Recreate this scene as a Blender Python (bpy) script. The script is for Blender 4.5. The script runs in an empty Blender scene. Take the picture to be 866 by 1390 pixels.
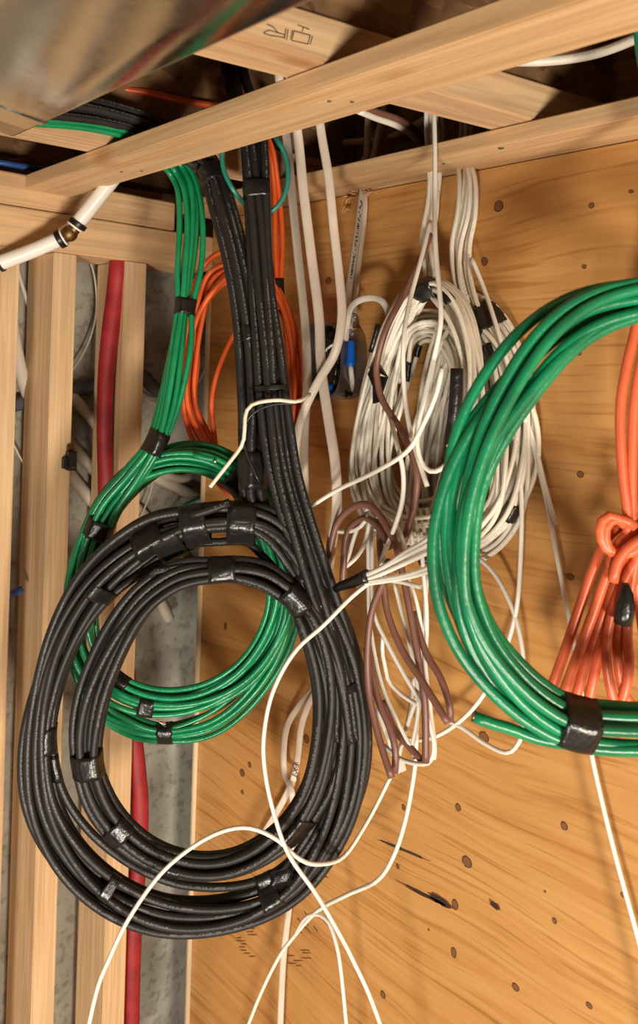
import bpy, bmesh, math, random
from mathutils import Vector, Matrix, noise

random.seed(7)
sc = bpy.context.scene
COL = sc.collection

# ------------------------------------------------------------------ camera
F, CX, CY, ROLL = 1095.0, 433.0, 497.0, 0.03
EYE = Vector((0, 0, 2.0))
FW = Vector((-0.733, 0.681, 0)).normalized()
R0 = Vector((FW.y, -FW.x, 0))
UP = Vector((0, 0, 1))
CR = R0 * math.cos(ROLL) + UP * math.sin(ROLL)
CU = -R0 * math.sin(ROLL) + UP * math.cos(ROLL)
cam = bpy.data.cameras.new('camera')
cam.sensor_fit = 'HORIZONTAL'; cam.sensor_width = 36.0
cam.lens = F / 866.0 * 36.0
cam.shift_y = -(695.0 - CY) / 866.0
cam.clip_start = 0.02
camo = bpy.data.objects.new('camera', cam); COL.objects.link(camo)
camo.matrix_world = Matrix(((CR.x, CU.x, -FW.x, EYE.x), (CR.y, CU.y, -FW.y, EYE.y), (CR.z, CU.z, -FW.z, EYE.z), (0, 0, 0, 1)))
cam.dof.use_dof = True; cam.dof.focus_distance = 0.98; cam.dof.aperture_fstop = 12.0
sc.camera = camo

# ------------------------------------------------------------------ world, lamps, exposure
w = bpy.data.worlds.new('basement_air'); sc.world = w; w.use_nodes = True
w.node_tree.nodes['Background'].inputs[0].default_value = (1.0, 0.86, 0.70, 1)
w.node_tree.nodes['Background'].inputs[1].default_value = 0.07

def area(name, loc, target, size, power, col):
    l = bpy.data.lights.new(name, 'AREA'); l.shape = 'DISK'; l.size = size; l.energy = power; l.color = col
    o = bpy.data.objects.new(name, l); COL.objects.link(o); o.location = loc
    o.rotation_euler = (Vector(target) - Vector(loc)).to_track_quat('-Z', 'Y').to_euler()
    return o
area('work_lamp_right', (1.50, -0.28, 1.00), (-0.75, 0.7, 1.9), 0.40, 50.0, (1.0, 0.88, 0.72))
area('work_lamp_left', (0.42, -0.78, 0.72), (-0.75, 0.7, 1.95), 0.32, 31.0, (1.0, 0.92, 0.80))

sc.view_settings.view_transform = 'Standard'
sc.view_settings.look = 'None'
sc.view_settings.gamma = 1.0
sc.view_settings.use_curve_mapping = False
sc.view_settings.exposure = 0.16

# ------------------------------------------------------------------ measuring helpers (photo pixel -> point on a real plane)
YP, XL = 0.783, -1.11          # plywood face, face of the stud wall
def ray(x, y): return FW + CR * ((x - CX) / F) + CU * ((CY - y) / F)
def D(x, y, d): return EYE + ray(x, y) * d
def Wp(x, y, off=0.0):
    r = ray(x, y); return EYE + r * ((YP - off) / r.y)
def Lp(x, y, off=0.0):
    r = ray(x, y); return EYE + r * ((XL + off) / r.x)
def Hp(x, y, z):
    r = ray(x, y); return EYE + r * (z / r.z)
def px(p):
    v = p - EYE; d = v.dot(FW)
    return CX + F * v.dot(CR) / d, CY - F * v.dot(CU) / d
def depthW(x): return YP / (FW.y + (x - CX) / F * CR.y)
def pw(off, pts):  return [Wp(p[0], p[1], p[2] if len(p) > 2 else off) for p in pts]
def pl(off, pts):  return [Lp(p[0], p[1], p[2] if len(p) > 2 else off) for p in pts]
def pd(d, pts):    return [D(p[0], p[1], p[2] if len(p) > 2 else d) for p in pts]
def ph(z, pts):    return [Hp(p[0], p[1], p[2] if len(p) > 2 else z) for p in pts]

# ------------------------------------------------------------------ materials
MATS = {}
def newmat(name):
    m = bpy.data.materials.new(name); m.use_nodes = True; MATS[name] = m
    nt = m.node_tree; b = nt.nodes['Principled BSDF']
    return m, nt, b
def N(nt, t, **kw):
    n = nt.nodes.new(t)
    for k, v in kw.items():
        if k.startswith('i_'):
            key = k[2:]
            key = int(key) if key.isdigit() else key.replace('_', ' ')
            n.inputs[key].default_value = v
        else: setattr(n, k, v)
    return n
def ramp(nt, stops, interp='LINEAR'):
    r = nt.nodes.new('ShaderNodeValToRGB'); r.color_ramp.interpolation = interp
    els = r.color_ramp.elements
    while len(els) > 1: els.remove(els[-1])
    els[0].position = stops[0][0]; els[0].color = (*stops[0][1], 1)
    for p, c in stops[1:]:
        e = els.new(p); e.color = (*c, 1)
    return r
def mixc(nt, a, b, fac, mode='MIX'):
    m = nt.nodes.new('ShaderNodeMix'); m.data_type = 'RGBA'; m.blend_type = mode
    for s, v in ((m.inputs[0], fac), (m.inputs[6], a), (m.inputs[7], b)):
        if hasattr(v, 'is_output'): nt.links.new(v, s)
        elif isinstance(v, (int, float)): s.default_value = v
        else: s.default_value = (*v, 1)
    return m.outputs[2]
def g3(v): return (v, v, v)

def wood(name, light, dark, grain, knots=0.5, rough=0.62):
    """lumber: grain runs along the axis number grain"""
    m, nt, b = newmat(name); L = nt.links.new
    tc = N(nt, 'ShaderNodeTexCoord'); oi = N(nt, 'ShaderNodeObjectInfo')
    off = N(nt, 'ShaderNodeVectorMath', operation='SCALE'); off.inputs[0].default_value = (7.3, 3.1, 5.7)
    L(oi.outputs['Random'], off.inputs['Scale'])
    add = N(nt, 'ShaderNodeVectorMath', operation='ADD'); L(tc.outputs['Object'], add.inputs[0]); L(off.outputs[0], add.inputs[1])
    def mapped(along, across):
        mp = N(nt, 'ShaderNodeMapping'); s = [across] * 3; s[grain] = along
        mp.inputs['Scale'].default_value = s; L(add.outputs[0], mp.inputs['Vector']); return mp
    n1 = N(nt, 'ShaderNodeTexNoise', i_Scale=1.0, i_Detail=5.0, i_Roughness=0.6, i_Distortion=0.6)
    L(mapped(2.2, 38).outputs[0], n1.inputs['Vector'])
    n2 = N(nt, 'ShaderNodeTexNoise', i_Scale=1.0, i_Detail=3.0, i_Distortion=1.4)
    L(mapped(3.0, 95).outputs[0], n2.inputs['Vector'])
    r1 = ramp(nt, [(0.30, dark), (0.52, light), (0.75, tuple(min(1, c * 1.08) for c in light))]); L(n1.outputs[0], r1.inputs[0])
    r2 = ramp(nt, [(0.40, g3(0.80)), (0.56, g3(1.0))]); L(n2.outputs[0], r2.inputs[0])
    c = mixc(nt, r1.outputs[0], r2.outputs[0], 0.85, 'MULTIPLY')
    v = N(nt, 'ShaderNodeTexVoronoi', i_Scale=1.0, i_Randomness=1.0); L(mapped(4.2, 9.5).outputs[0], v.inputs['Vector'])
    rk = ramp(nt, [(0.0, (0.20, 0.09, 0.04)), (0.055, (0.34, 0.17, 0.08)), (0.085, (0.62, 0.42, 0.27)), (0.16, g3(1.0))]); L(v.outputs['Distance'], rk.inputs[0])
    c = mixc(nt, c, rk.outputs[0], knots, 'MULTIPLY')
    L(c, b.inputs['Base Color']); b.inputs['Roughness'].default_value = rough
    bp = N(nt, 'ShaderNodeBump', i_Strength=0.18, i_Distance=0.002); L(n2.outputs[0], bp.inputs['Height']); L(bp.outputs[0], b.inputs['Normal'])
    return m

def mk_plywood():
    m, nt, b = newmat('plywood'); L = nt.links.new
    tc = N(nt, 'ShaderNodeTexCoord')
    def mapped(sx, sz):
        mp = N(nt, 'ShaderNodeMapping'); mp.inputs['Scale'].default_value = (sx, 1.0, sz); L(tc.outputs['Object'], mp.inputs['Vector']); return mp
    big = N(nt, 'ShaderNodeTexNoise', i_Scale=1.0, i_Detail=2.0); L(mapped(2.2, 3.4).outputs[0], big.inputs['Vector'])
    bs = N(nt, 'ShaderNodeVectorMath', operation='MULTIPLY'); L(big.outputs['Color'], bs.inputs[0]); bs.inputs[1].default_value = (0.1, 0.0, 0.085)
    ad = N(nt, 'ShaderNodeVectorMath', operation='ADD'); L(tc.outputs['Object'], ad.inputs[0]); L(bs.outputs[0], ad.inputs[1])
    def warped(sx, sz):
        mp = N(nt, 'ShaderNodeMapping'); mp.inputs['Scale'].default_value = (sx, 1.0, sz); L(ad.outputs[0], mp.inputs['Vector']); return mp
    g1 = N(nt, 'ShaderNodeTexNoise', i_Scale=1.0, i_Detail=4.0, i_Roughness=0.55, i_Distortion=0.5); L(warped(3.2, 62).outputs[0], g1.inputs['Vector'])
    g2 = N(nt, 'ShaderNodeTexNoise', i_Scale=1.0, i_Detail=3.0, i_Distortion=0.3); L(warped(6.5, 170).outputs[0], g2.inputs['Vector'])
    g3n = N(nt, 'ShaderNodeTexNoise', i_Scale=1.0, i_Detail=3.0); L(mapped(2.4, 5.0).outputs[0], g3n.inputs['Vector'])
    r1 = ramp(nt, [(0.30, (0.44, 0.195, 0.050)), (0.42, (0.54, 0.268, 0.080)), (0.60, (0.595, 0.315, 0.104)), (0.8, (0.64, 0.36, 0.135))]); L(g1.outputs[0], r1.inputs[0])
    r2 = ramp(nt, [(0.34, (0.72, 0.62, 0.50)), (0.45, g3(1.0))]); L(g2.outputs[0], r2.inputs[0])
    r3 = ramp(nt, [(0.30, (0.86, 0.80, 0.72)), (0.65, g3(1.0))]); L(g3n.outputs[0], r3.inputs[0])
    c = mixc(nt, r1.outputs[0], r2.outputs[0], 0.8, 'MULTIPLY'); c = mixc(nt, c, r3.outputs[0], 0.8, 'MULTIPLY')
    L(c, b.inputs['Base Color']); b.inputs['Roughness'].default_value = 0.52
    bp = N(nt, 'ShaderNodeBump', i_Strength=0.15, i_Distance=0.001); L(g2.outputs[0], bp.inputs['Height']); L(bp.outputs[0], b.inputs['Normal'])
mk_plywood()
wood('lumber_upright', (0.66, 0.45, 0.25), (0.54, 0.33, 0.165), 2, 0.75)
wood('lumber_along_y', (0.62, 0.40, 0.21), (0.50, 0.29, 0.135), 1, 0.55)
wood('lumber_along_x', (0.62, 0.40, 0.21), (0.50, 0.29, 0.13), 0, 0.6)
wood('lumber_pale', (0.72, 0.56, 0.36), (0.60, 0.44, 0.26), 2, 0.5)
wood('lumber_rough', (0.60, 0.40, 0.22), (0.40, 0.22, 0.10), 1, 1.0, 0.8)

def mk_osb():
    m, nt, b = newmat('strand_board'); L = nt.links.new
    tc = N(nt, 'ShaderNodeTexCoord'); mp = N(nt, 'ShaderNodeMapping'); mp.inputs['Scale'].default_value = (14, 26, 40); mp.inputs['Rotation'].default_value = (0.6, 0.5, 0.7); L(tc.outputs['Object'], mp.inputs[0])
    v = N(nt, 'ShaderNodeTexVoronoi', i_Scale=1.0, feature='F1', distance='CHEBYCHEV'); L(mp.outputs[0], v.inputs['Vector'])
    hs = ramp(nt, [(0.0, (0.12, 0.055, 0.022)), (0.5, (0.20, 0.10, 0.042)), (1.0, (0.29, 0.165, 0.075))])
    sp = N(nt, 'ShaderNodeSeparateColor'); L(v.outputs['Color'], sp.inputs[0]); L(sp.outputs[0], hs.inputs[0])
    n = N(nt, 'ShaderNodeTexNoise', i_Scale=60.0, i_Detail=4.0); L(tc.outputs['Object'], n.inputs['Vector'])
    r = ramp(nt, [(0.3, g3(0.6)), (0.6, g3(1.0))]); L(n.outputs[0], r.inputs[0])
    L(mixc(nt, hs.outputs[0], r.outputs[0], 0.8, 'MULTIPLY'), b.inputs['Base Color']); b.inputs['Roughness'].default_value = 0.8
mk_osb()

def mk_concrete():
    m, nt, b = newmat('concrete'); L = nt.links.new
    tc = N(nt, 'ShaderNodeTexCoord')
    n = N(nt, 'ShaderNodeTexNoise', i_Scale=9.0, i_Detail=6.0, i_Roughness=0.6); L(tc.outputs['Object'], n.inputs['Vector'])
    r = ramp(nt, [(0.32, (0.28, 0.255, 0.21)), (0.55, (0.41, 0.38, 0.32)), (0.72, (0.50, 0.47, 0.41))]); L(n.outputs[0], r.inputs[0])
    n2 = N(nt, 'ShaderNodeTexNoise', i_Scale=75.0, i_Detail=3.0); L(tc.outputs['Object'], n2.inputs['Vector'])
    r2 = ramp(nt, [(0.36, g3(0.45)), (0.46, g3(1.0))]); L(n2.outputs[0], r2.inputs[0])
    L(mixc(nt, r.outputs[0], r2.outputs[0], 0.55, 'MULTIPLY'), b.inputs['Base Color']); b.inputs['Roughness'].default_value = 0.9
    bp = N(nt, 'ShaderNodeBump', i_Strength=0.5, i_Distance=0.003); L(n2.outputs[0], bp.inputs['Height']); L(bp.outputs[0], b.inputs['Normal'])
mk_concrete()

def sheath(name, col, rough=0.35, printed=None, band=(0.44, 0.56), freq=300.0, dirt=0.12, ripple=0.0, spec=0.5):
    """cable jacket; UV u = metres along the cable, v = around it"""
    m, nt, b = newmat(name); L = nt.links.new
    tc = N(nt, 'ShaderNodeTexCoord'); oi = N(nt, 'ShaderNodeObjectInfo')
    n = N(nt, 'ShaderNodeTexNoise', i_Scale=28.0, i_Detail=3.0); L(tc.outputs['Object'], n.inputs['Vector'])
    r = ramp(nt, [(0.35, g3(1.0 - dirt)), (0.62, g3(1.0))]); L(n.outputs[0], r.inputs[0])
    c = mixc(nt, col, r.outputs[0], 1.0, 'MULTIPLY')
    vr = ramp(nt, [(0.0, g3(0.86)), (1.0, g3(1.06))]); L(oi.outputs['Random'], vr.inputs[0])
    c = mixc(nt, c, vr.outputs[0], 1.0, 'MULTIPLY')
    uv = N(nt, 'ShaderNodeSeparateXYZ'); L(tc.outputs['UV'], uv.inputs[0])
    if printed:
        a = N(nt, 'ShaderNodeMath', operation='GREATER_THAN'); L(uv.outputs[1], a.inputs[0]); a.inputs[1].default_value = band[0]
        d = N(nt, 'ShaderNodeMath', operation='LESS_THAN'); L(uv.outputs[1], d.inputs[0]); d.inputs[1].default_value = band[1]
        k = N(nt, 'ShaderNodeCombineXYZ')
        s = N(nt, 'ShaderNodeMath', operation='MULTIPLY'); L(uv.outputs[0], s.inputs[0]); s.inputs[1].default_value = freq
        s2 = N(nt, 'ShaderNodeMath', operation='MULTIPLY'); L(uv.outputs[1], s2.inputs[0]); s2.inputs[1].default_value = 14.0
        L(s.outputs[0], k.inputs[0]); L(s2.outputs[0], k.inputs[1]); L(oi.outputs['Random'], k.inputs[2])
        t = N(nt, 'ShaderNodeTexNoise', i_Scale=1.0, i_Detail=0.0); L(k.outputs[0], t.inputs['Vector'])
        th = N(nt, 'ShaderNodeMath', operation='GREATER_THAN'); L(t.outputs[0], th.inputs[0]); th.inputs[1].default_value = 0.50
        k2 = N(nt, 'ShaderNodeCombineXYZ'); s3 = N(nt, 'ShaderNodeMath', operation='MULTIPLY'); L(uv.outputs[0], s3.inputs[0]); s3.inputs[1].default_value = 9.0
        L(s3.outputs[0], k2.inputs[0]); L(oi.outputs['Random'], k2.inputs[1])
        t2 = N(nt, 'ShaderNodeTexNoise', i_Scale=1.0, i_Detail=0.0); L(k2.outputs[0], t2.inputs['Vector'])
        th2 = N(nt, 'ShaderNodeMath', operation='GREATER_THAN'); L(t2.outputs[0], th2.inputs[0]); th2.inputs[1].default_value = 0.47
        f = a
        for q in (d, th, th2):
            mm = N(nt, 'ShaderNodeMath', operation='MULTIPLY'); L(f.outputs[0], mm.inputs[0]); L(q.outputs[0], mm.inputs[1]); f = mm
        c = mixc(nt, c, printed, f.outputs[0])
    L(c, b.inputs['Base Color']); b.inputs['Roughness'].default_value = rough
    b.inputs['Specular IOR Level'].default_value = spec
    wv = N(nt, 'ShaderNodeTexNoise', i_Scale=1.0, i_Detail=1.0)
    k3 = N(nt, 'ShaderNodeCombineXYZ'); s4 = N(nt, 'ShaderNodeMath', operation='MULTIPLY'); L(uv.outputs[0], s4.inputs[0]); s4.inputs[1].default_value = 190.0
    s5 = N(nt, 'ShaderNodeMath', operation='MULTIPLY'); L(uv.outputs[1], s5.inputs[0]); s5.inputs[1].default_value = 5.0
    L(s4.outputs[0], k3.inputs[0]); L(s5.outputs[0], k3.inputs[1]); L(k3.outputs[0], wv.inputs['Vector'])
    bp = N(nt, 'ShaderNodeBump', i_Strength=0.10 + ripple, i_Distance=0.001); L(wv.outputs[0], bp.inputs['Height']); L(bp.outputs[0], b.inputs['Normal'])
    return m
sheath('green_jacket', (0.005, 0.235, 0.085), 0.30, ripple=0.25, dirt=0.25)
sheath('green_jacket_near', (0.005, 0.225, 0.090), 0.32, ripple=0.18, dirt=0.35)
sheath('teal_jacket', (0.02, 0.20, 0.15), 0.35)
sheath('black_jacket', (0.019, 0.0165, 0.0162), 0.48, printed=(0.10, 0.095, 0.09), band=(0.28, 0.34), freq=520, ripple=0.30, dirt=0.3, spec=0.32)
sheath('orange_jacket', (0.83, 0.125, 0.022), 0.40, dirt=0.15)
sheath('coral_jacket', (0.80, 0.150, 0.055), 0.38, dirt=0.15)
sheath('white_jacket', (0.75, 0.69, 0.58), 0.38, printed=(0.45, 0.41, 0.36), band=(0.23, 0.28), freq=420, dirt=0.10)
sheath('cream_jacket', (0.74, 0.67, 0.54), 0.40, printed=(0.22, 0.19, 0.16), band=(0.45, 0.55), freq=420, dirt=0.14)
sheath('bright_jacket', (0.80, 0.76, 0.68), 0.36, dirt=0.06)
sheath('flat_jacket', (0.68, 0.57, 0.47), 0.42, dirt=0.10)
sheath('flat_jacket_printed', (0.72, 0.64, 0.55), 0.42, printed=(0.09, 0.08, 0.08), band=(0.20, 0.31), freq=330, dirt=0.08)
sheath('brown_jacket', (0.20, 0.085, 0.062), 0.42, dirt=0.15)
sheath('blue_jacket', (0.03, 0.10, 0.36), 0.40)
sheath('grey_hose', (0.10, 0.105, 0.12), 0.7, dirt=0.3)
sheath('red_hose', (0.34, 0.016, 0.020), 0.55, dirt=0.35)
sheath('white_pipe', (0.74, 0.70, 0.64), 0.30, printed=(0.45, 0.42, 0.40), band=(0.40, 0.46), freq=200, dirt=0.06)
sheath('conduit', (0.56, 0.50, 0.40), 0.5, dirt=0.25)
sheath('black_wire', (0.012, 0.011, 0.011), 0.35)

def plain(name, col, rough=0.5, metal=0.0, bump=0.0, bscale=60.0, spec=0.5, var=0.1):
    m, nt, b = newmat(name); L = nt.links.new
    tc = N(nt, 'ShaderNodeTexCoord'); n = N(nt, 'ShaderNodeTexNoise', i_Scale=bscale, i_Detail=3.0); L(tc.outputs['Object'], n.inputs['Vector'])
    r = ramp(nt, [(0.35, tuple(c * (1 - var) for c in col)), (0.65, col)]); L(n.outputs[0], r.inputs[0]); L(r.outputs[0], b.inputs['Base Color'])
    b.inputs['Roughness'].default_value = rough; b.inputs['Metallic'].default_value = metal; b.inputs['Specular IOR Level'].default_value = spec
    if bump:
        bp = N(nt, 'ShaderNodeBump', i_Strength=bump, i_Distance=0.002); L(n.outputs[0], bp.inputs['Height']); L(bp.outputs[0], b.inputs['Normal'])
    return m
plain('tape', (0.010, 0.009, 0.009), 0.30, bump=0.6, bscale=110)
plain('brass', (0.22, 0.13, 0.05), 0.5, 1.0, bump=0.1)
plain('crimp', (0.03, 0.025, 0.022), 0.35, 0.6)
plain('galvanised', (0.42, 0.41, 0.39), 0.42, 0.9, bump=0.15, bscale=30, var=0.3)
plain('wire_nut', (0.0, 0.13, 0.62), 0.35)
plain('steel_fleck', (0.7, 0.7, 0.7), 0.25, 1.0)
plain('black_plastic', (0.012, 0.011, 0.010), 0.45)
plain('copper_tip', (0.55, 0.42, 0.30), 0.4, 0.8)
plain('paper', (0.78, 0.74, 0.68), 0.7)
plain('scuff', (0.22, 0.10, 0.035), 0.7)
plain('ink', (0.045, 0.032, 0.025), 0.8)
plain('splinter', (0.66, 0.38, 0.18), 0.7)
plain('screw_head', (0.10, 0.075, 0.05), 0.5, 0.5)
plain('floor_slab', (0.32, 0.30, 0.27), 0.9)
def mk_duct():
    m, nt, b = newmat('duct_metal'); L = nt.links.new
    tc = N(nt, 'ShaderNodeTexCoord'); n = N(nt, 'ShaderNodeTexNoise', i_Scale=7.0, i_Detail=2.0); L(tc.outputs['Object'], n.inputs['Vector'])
    b.inputs['Base Color'].default_value = (0.50, 0.49, 0.46, 1); b.inputs['Metallic'].default_value = 1.0
    n2 = N(nt, 'ShaderNodeTexNoise', i_Scale=120.0, i_Detail=3.0); L(tc.outputs['Object'], n2.inputs['Vector'])
    r = ramp(nt, [(0.3, g3(0.13)), (0.7, g3(0.20))]); L(n2.outputs[0], r.inputs[0]); L(r.outputs[0], b.inputs['Roughness'])
    bp = N(nt, 'ShaderNodeBump', i_Strength=0.25, i_Distance=0.006); L(n.outputs[0], bp.inputs['Height']); L(bp.outputs[0], b.inputs['Normal'])
mk_duct()
def mk_knot(name, rim, mid):
    m, nt, b = newmat(name); L = nt.links.new
    tc = N(nt, 'ShaderNodeTexCoord'); mp = N(nt, 'ShaderNodeMapping'); mp.inputs['Location'].default_value = (-0.5, 0, -0.5); L(tc.outputs['Generated'], mp.inputs[0])
    ml = N(nt, 'ShaderNodeVectorMath', operation='MULTIPLY'); L(mp.outputs[0], ml.inputs[0]); ml.inputs[1].default_value = (1, 0, 1)
    ln = N(nt, 'ShaderNodeVectorMath', operation='LENGTH'); L(ml.outputs[0], ln.inputs[0])
    n = N(nt, 'ShaderNodeTexNoise', i_Scale=300.0); L(tc.outputs['Object'], n.inputs['Vector'])
    ad = N(nt, 'ShaderNodeMath', operation='MULTIPLY_ADD'); L(n.outputs[0], ad.inputs[0]); ad.inputs[1].default_value = 0.16; L(ln.outputs[1], ad.inputs[2])
    r = ramp(nt, [(0.0, mid), (0.42, mid), (0.54, rim), (0.60, rim)]); L(ad.outputs[0], r.inputs[0]); L(r.outputs[0], b.inputs['Base Color'])
    b.inputs['Roughness'].default_value = 0.6
mk_knot('knot', (0.075, 0.030, 0.012), (0.19, 0.080, 0.030))
mk_knot('resin', (0.25, 0.09, 0.025), (0.035, 0.014, 0.008))

# ------------------------------------------------------------------ object helpers
def link(name, mesh, mat, parent=None):
    o = bpy.data.objects.new(name, mesh); COL.objects.link(o)
    if mat and not mesh.materials: mesh.materials.append(MATS[mat])
    if parent:
        o.parent = parent; o.matrix_parent_inverse = parent.matrix_world.inverted()
    return o
def tag(o, label=None, cat=None, group=None, kind=None):
    if label: o['label'] = label
    if cat: o['category'] = cat
    if group: o['group'] = group
    if kind: o['kind'] = kind
    return o
def empty(name, loc, label=None, cat=None, group=None, kind=None):
    o = bpy.data.objects.new(name, None); COL.objects.link(o); o.empty_display_size = 0.02
    o.matrix_world = Matrix.Translation(loc)
    return tag(o, label, cat, group, kind)
def bm_mesh(bm, name, smooth=False):
    me = bpy.data.meshes.new(name); bmesh.ops.recalc_face_normals(bm, faces=bm.faces); bm.to_mesh(me); bm.free()
    if smooth:
        for p in me.polygons: p.use_smooth = True
    return me
def box(name, x0, x1, y0, y1, z0, z1, mat, parent=None, bev=0.0015):
    """a board with eased edges; origin at its centre"""
    c = Vector(((x0 + x1) / 2, (y0 + y1) / 2, (z0 + z1) / 2))
    bm = bmesh.new(); bmesh.ops.create_cube(bm, size=1.0)
    bmesh.ops.scale(bm, vec=(x1 - x0, y1 - y0, z1 - z0), verts=bm.verts)
    if bev: bmesh.ops.bevel(bm, geom=list(bm.edges), offset=bev, segments=2, affect='EDGES')
    o = link(name, bm_mesh(bm, name), mat)
    o.matrix_world = Matrix.Translation(c)
    if parent: o.parent = parent; o.matrix_parent_inverse = parent.matrix_world.inverted()
    return o

def spline(cp, closed=False, step=0.008):
    """Catmull-Rom through the control points, resampled evenly"""
    n = len(cp); raw = []
    segs = n if closed else n - 1
    for i in range(segs):
        if closed: p0, p1, p2, p3 = cp[(i - 1) % n], cp[i], cp[(i + 1) % n], cp[(i + 2) % n]
        else: p0, p1, p2, p3 = cp[max(i - 1, 0)], cp[i], cp[i + 1], cp[min(i + 2, n - 1)]
        for k in range(12):
            t = k / 12.0
            raw.append(0.5 * ((2 * p1) + (p2 - p0) * t + (2 * p0 - 5 * p1 + 4 * p2 - p3) * t * t + (3 * p1 - p0 - 3 * p2 + p3) * t ** 3))
    raw.append(cp[0].copy() if closed else cp[-1].copy())
    acc = [0.0]
    for a, b in zip(raw, raw[1:]): acc.append(acc[-1] + (b - a).length)
    tot = acc[-1]; m = max(4, int(tot / step)); out = []; j = 0
    for i in range(m if closed else m + 1):
        s = tot * i / m
        while j < len(acc) - 2 and acc[j + 1] < s: j += 1
        f = (s - acc[j]) / max(1e-9, acc[j + 1] - acc[j])
        out.append(raw[j].lerp(raw[j + 1], f))
    return out
def tangents(P, closed):
    n = len(P); T = []
    for i in range(n):
        a = P[(i - 1) % n] if closed else P[max(i - 1, 0)]
        b = P[(i + 1) % n] if closed else P[min(i + 1, n - 1)]
        t = b - a
        T.append(t.normalized() if t.length > 1e-9 else Vector((0, 0, 1)))
    return T
def frames(P, closed, ref=None):
    """side and normal vector for each sample, turned to face the room"""
    ref = ref or -FW
    out = []; last = None
    for t in tangents(P, closed):
        s = t.cross(ref)
        if s.length < 0.15 and last is not None: s = last - t * last.dot(t)
        if s.length < 1e-6: s = t.orthogonal()
        s.normalize(); last = s
        out.append((t, s, s.cross(t)))
    return out
def tube_mesh(name, P, r, seg=8, closed=False, rx=None, ry=None, rfun=None, power=2.0, ref=None):
    """sweep a round or flattened section; UV = (metres along, turn)"""
    rx = rx or r; ry = ry or r
    fr = frames(P, closed, ref); n = len(P); V = []; Fc = []; UVs = []
    acc = [0.0]
    for a, b in zip(P, P[1:]): acc.append(acc[-1] + (b - a).length)
    if closed: acc.append(acc[-1] + (P[0] - P[-1]).length)
    for i in range(n):
        t, s, b = fr[i]; k = rfun(i / max(1, n - 1)) if rfun else 1.0
        for j in range(seg):
            a = 2 * math.pi * j / seg; c, d = math.cos(a), math.sin(a)
            if power != 2.0:
                c = math.copysign(abs(c) ** (2 / power), c); d = math.copysign(abs(d) ** (2 / power), d)
            V.append(P[i] + s * (c * rx * k) + b * (d * ry * k))
    m = n if closed else n - 1
    for i in range(m):
        i2 = (i + 1) % n
        for j in range(seg):
            j2 = (j + 1) % seg
            Fc.append((i * seg + j, i * seg + j2, i2 * seg + j2, i2 * seg + j))
            u0, u1, v0, v1 = acc[i], acc[i + 1], j / seg, (j + 1) / seg
            UVs += [(u0, v0), (u0, v1), (u1, v1), (u1, v0)]
    if not closed:
        Fc.append(tuple(range(seg - 1, -1, -1))); UVs += [(acc[0], 0.99)] * seg
        Fc.append(tuple((n - 1) * seg + j for j in range(seg))); UVs += [(acc[-1], 0.99)] * seg
    me = bpy.data.meshes.new(name); me.from_pydata([tuple(v) for v in V], [], Fc)
    uv = me.uv_layers.new(name='UVMap'); flat = [c for p in UVs for c in p]; uv.data.foreach_set('uv', flat)
    sm = [True] * len(Fc)
    if not closed: sm[-1] = sm[-2] = False
    me.polygons.foreach_set('use_smooth', sm); me.update()
    return me
def recentre(o):
    """put the origin of a world-built mesh at its bounding-box centre"""
    me = o.data; co = [v.co for v in me.vertices]
    c = Vector([(min(v[k] for v in co) + max(v[k] for v in co)) / 2 for k in range(3)])
    me.transform(Matrix.Translation(-c)); o.matrix_world = Matrix.Translation(c)
    return o
def cable(name, cp, r, mat, parent=None, label=None, cat='cable', closed=False, seg=8, rx=None, ry=None, step=0.008, rfun=None, group=None, power=2.0, ref=None, raw=False):
    P = cp if raw else spline(cp, closed, step)
    me = tube_mesh(name, P, r, seg, closed, rx, ry, rfun, power, ref)
    o = link(name, me, mat); recentre(o)
    if parent: o.parent = parent; o.matrix_parent_inverse = parent.matrix_world.inverted()
    if label: tag(o, label, cat, group)
    return o

class Bundle: pass
def strands(parent, cp, n, r, mat, wn, wb, closed=False, twist=0.0, wander=0.5, spread=None, name='cable', step=0.009, seg=8, rnd=None, waves=2, pinch=()):
    """n cables packed round a common path: wn = half width seen from the room, wb = half depth; pinch = photo points where tape draws them together"""
    rnd = rnd or random
    P = spline(cp, closed, step); fr = frames(P, closed); m = len(P)
    B = Bundle(); B.P, B.Q, B.r, B.step = P, [], r, step
    pk = [1.0] * m
    for x, y, k in pinch:
        b = min(range(m), key=lambda i: (px(P[i])[0] - x) ** 2 + (px(P[i])[1] - y) ** 2)
        for i in range(m):
            dd = abs(i - b); dd = min(dd, m - dd) if closed else dd
            pk[i] *= 1 - (1 - k) * math.exp(-(dd * step / 0.03) ** 2)
    for i in range(n):
        rr = math.sqrt((i + 0.5) / n); th = i * 2.399963 + 0.4
        a0, b0 = rr * math.cos(th), rr * math.sin(th)
        ph_ = [rnd.random() * 6.283 for _ in range(4)]; am = [rnd.uniform(0.4, 1.0) for _ in range(4)]
        Q = []
        for k in range(m):
            t = k / (m if closed else m - 1); t_, s, b = fr[k]
            an = twist * 2 * math.pi * t; ca, sa = math.cos(an), math.sin(an)
            a, bb = a0 * ca - b0 * sa, a0 * sa + b0 * ca
            f1, f2 = (waves, waves + 1) if closed else (waves * 0.7, waves * 1.3)
            a += wander * (am[0] * math.sin(6.283 * f1 * t + ph_[0]) + 0.6 * am[1] * math.sin(6.283 * f2 * t + ph_[1])) * 0.5
            bb += wander * (am[2] * math.sin(6.283 * f1 * t + ph_[2]) + 0.6 * am[3] * math.sin(6.283 * f2 * t + ph_[3])) * 0.5
            sp = (spread(t) if spread else 1.0) * pk[k]
            Q.append(P[k] + s * (a * wn * sp) + b * (bb * wb * sp))
        B.Q.append(Q); cable(name, Q, r, mat, parent, closed=closed, seg=seg, raw=True)
    return B

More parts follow.
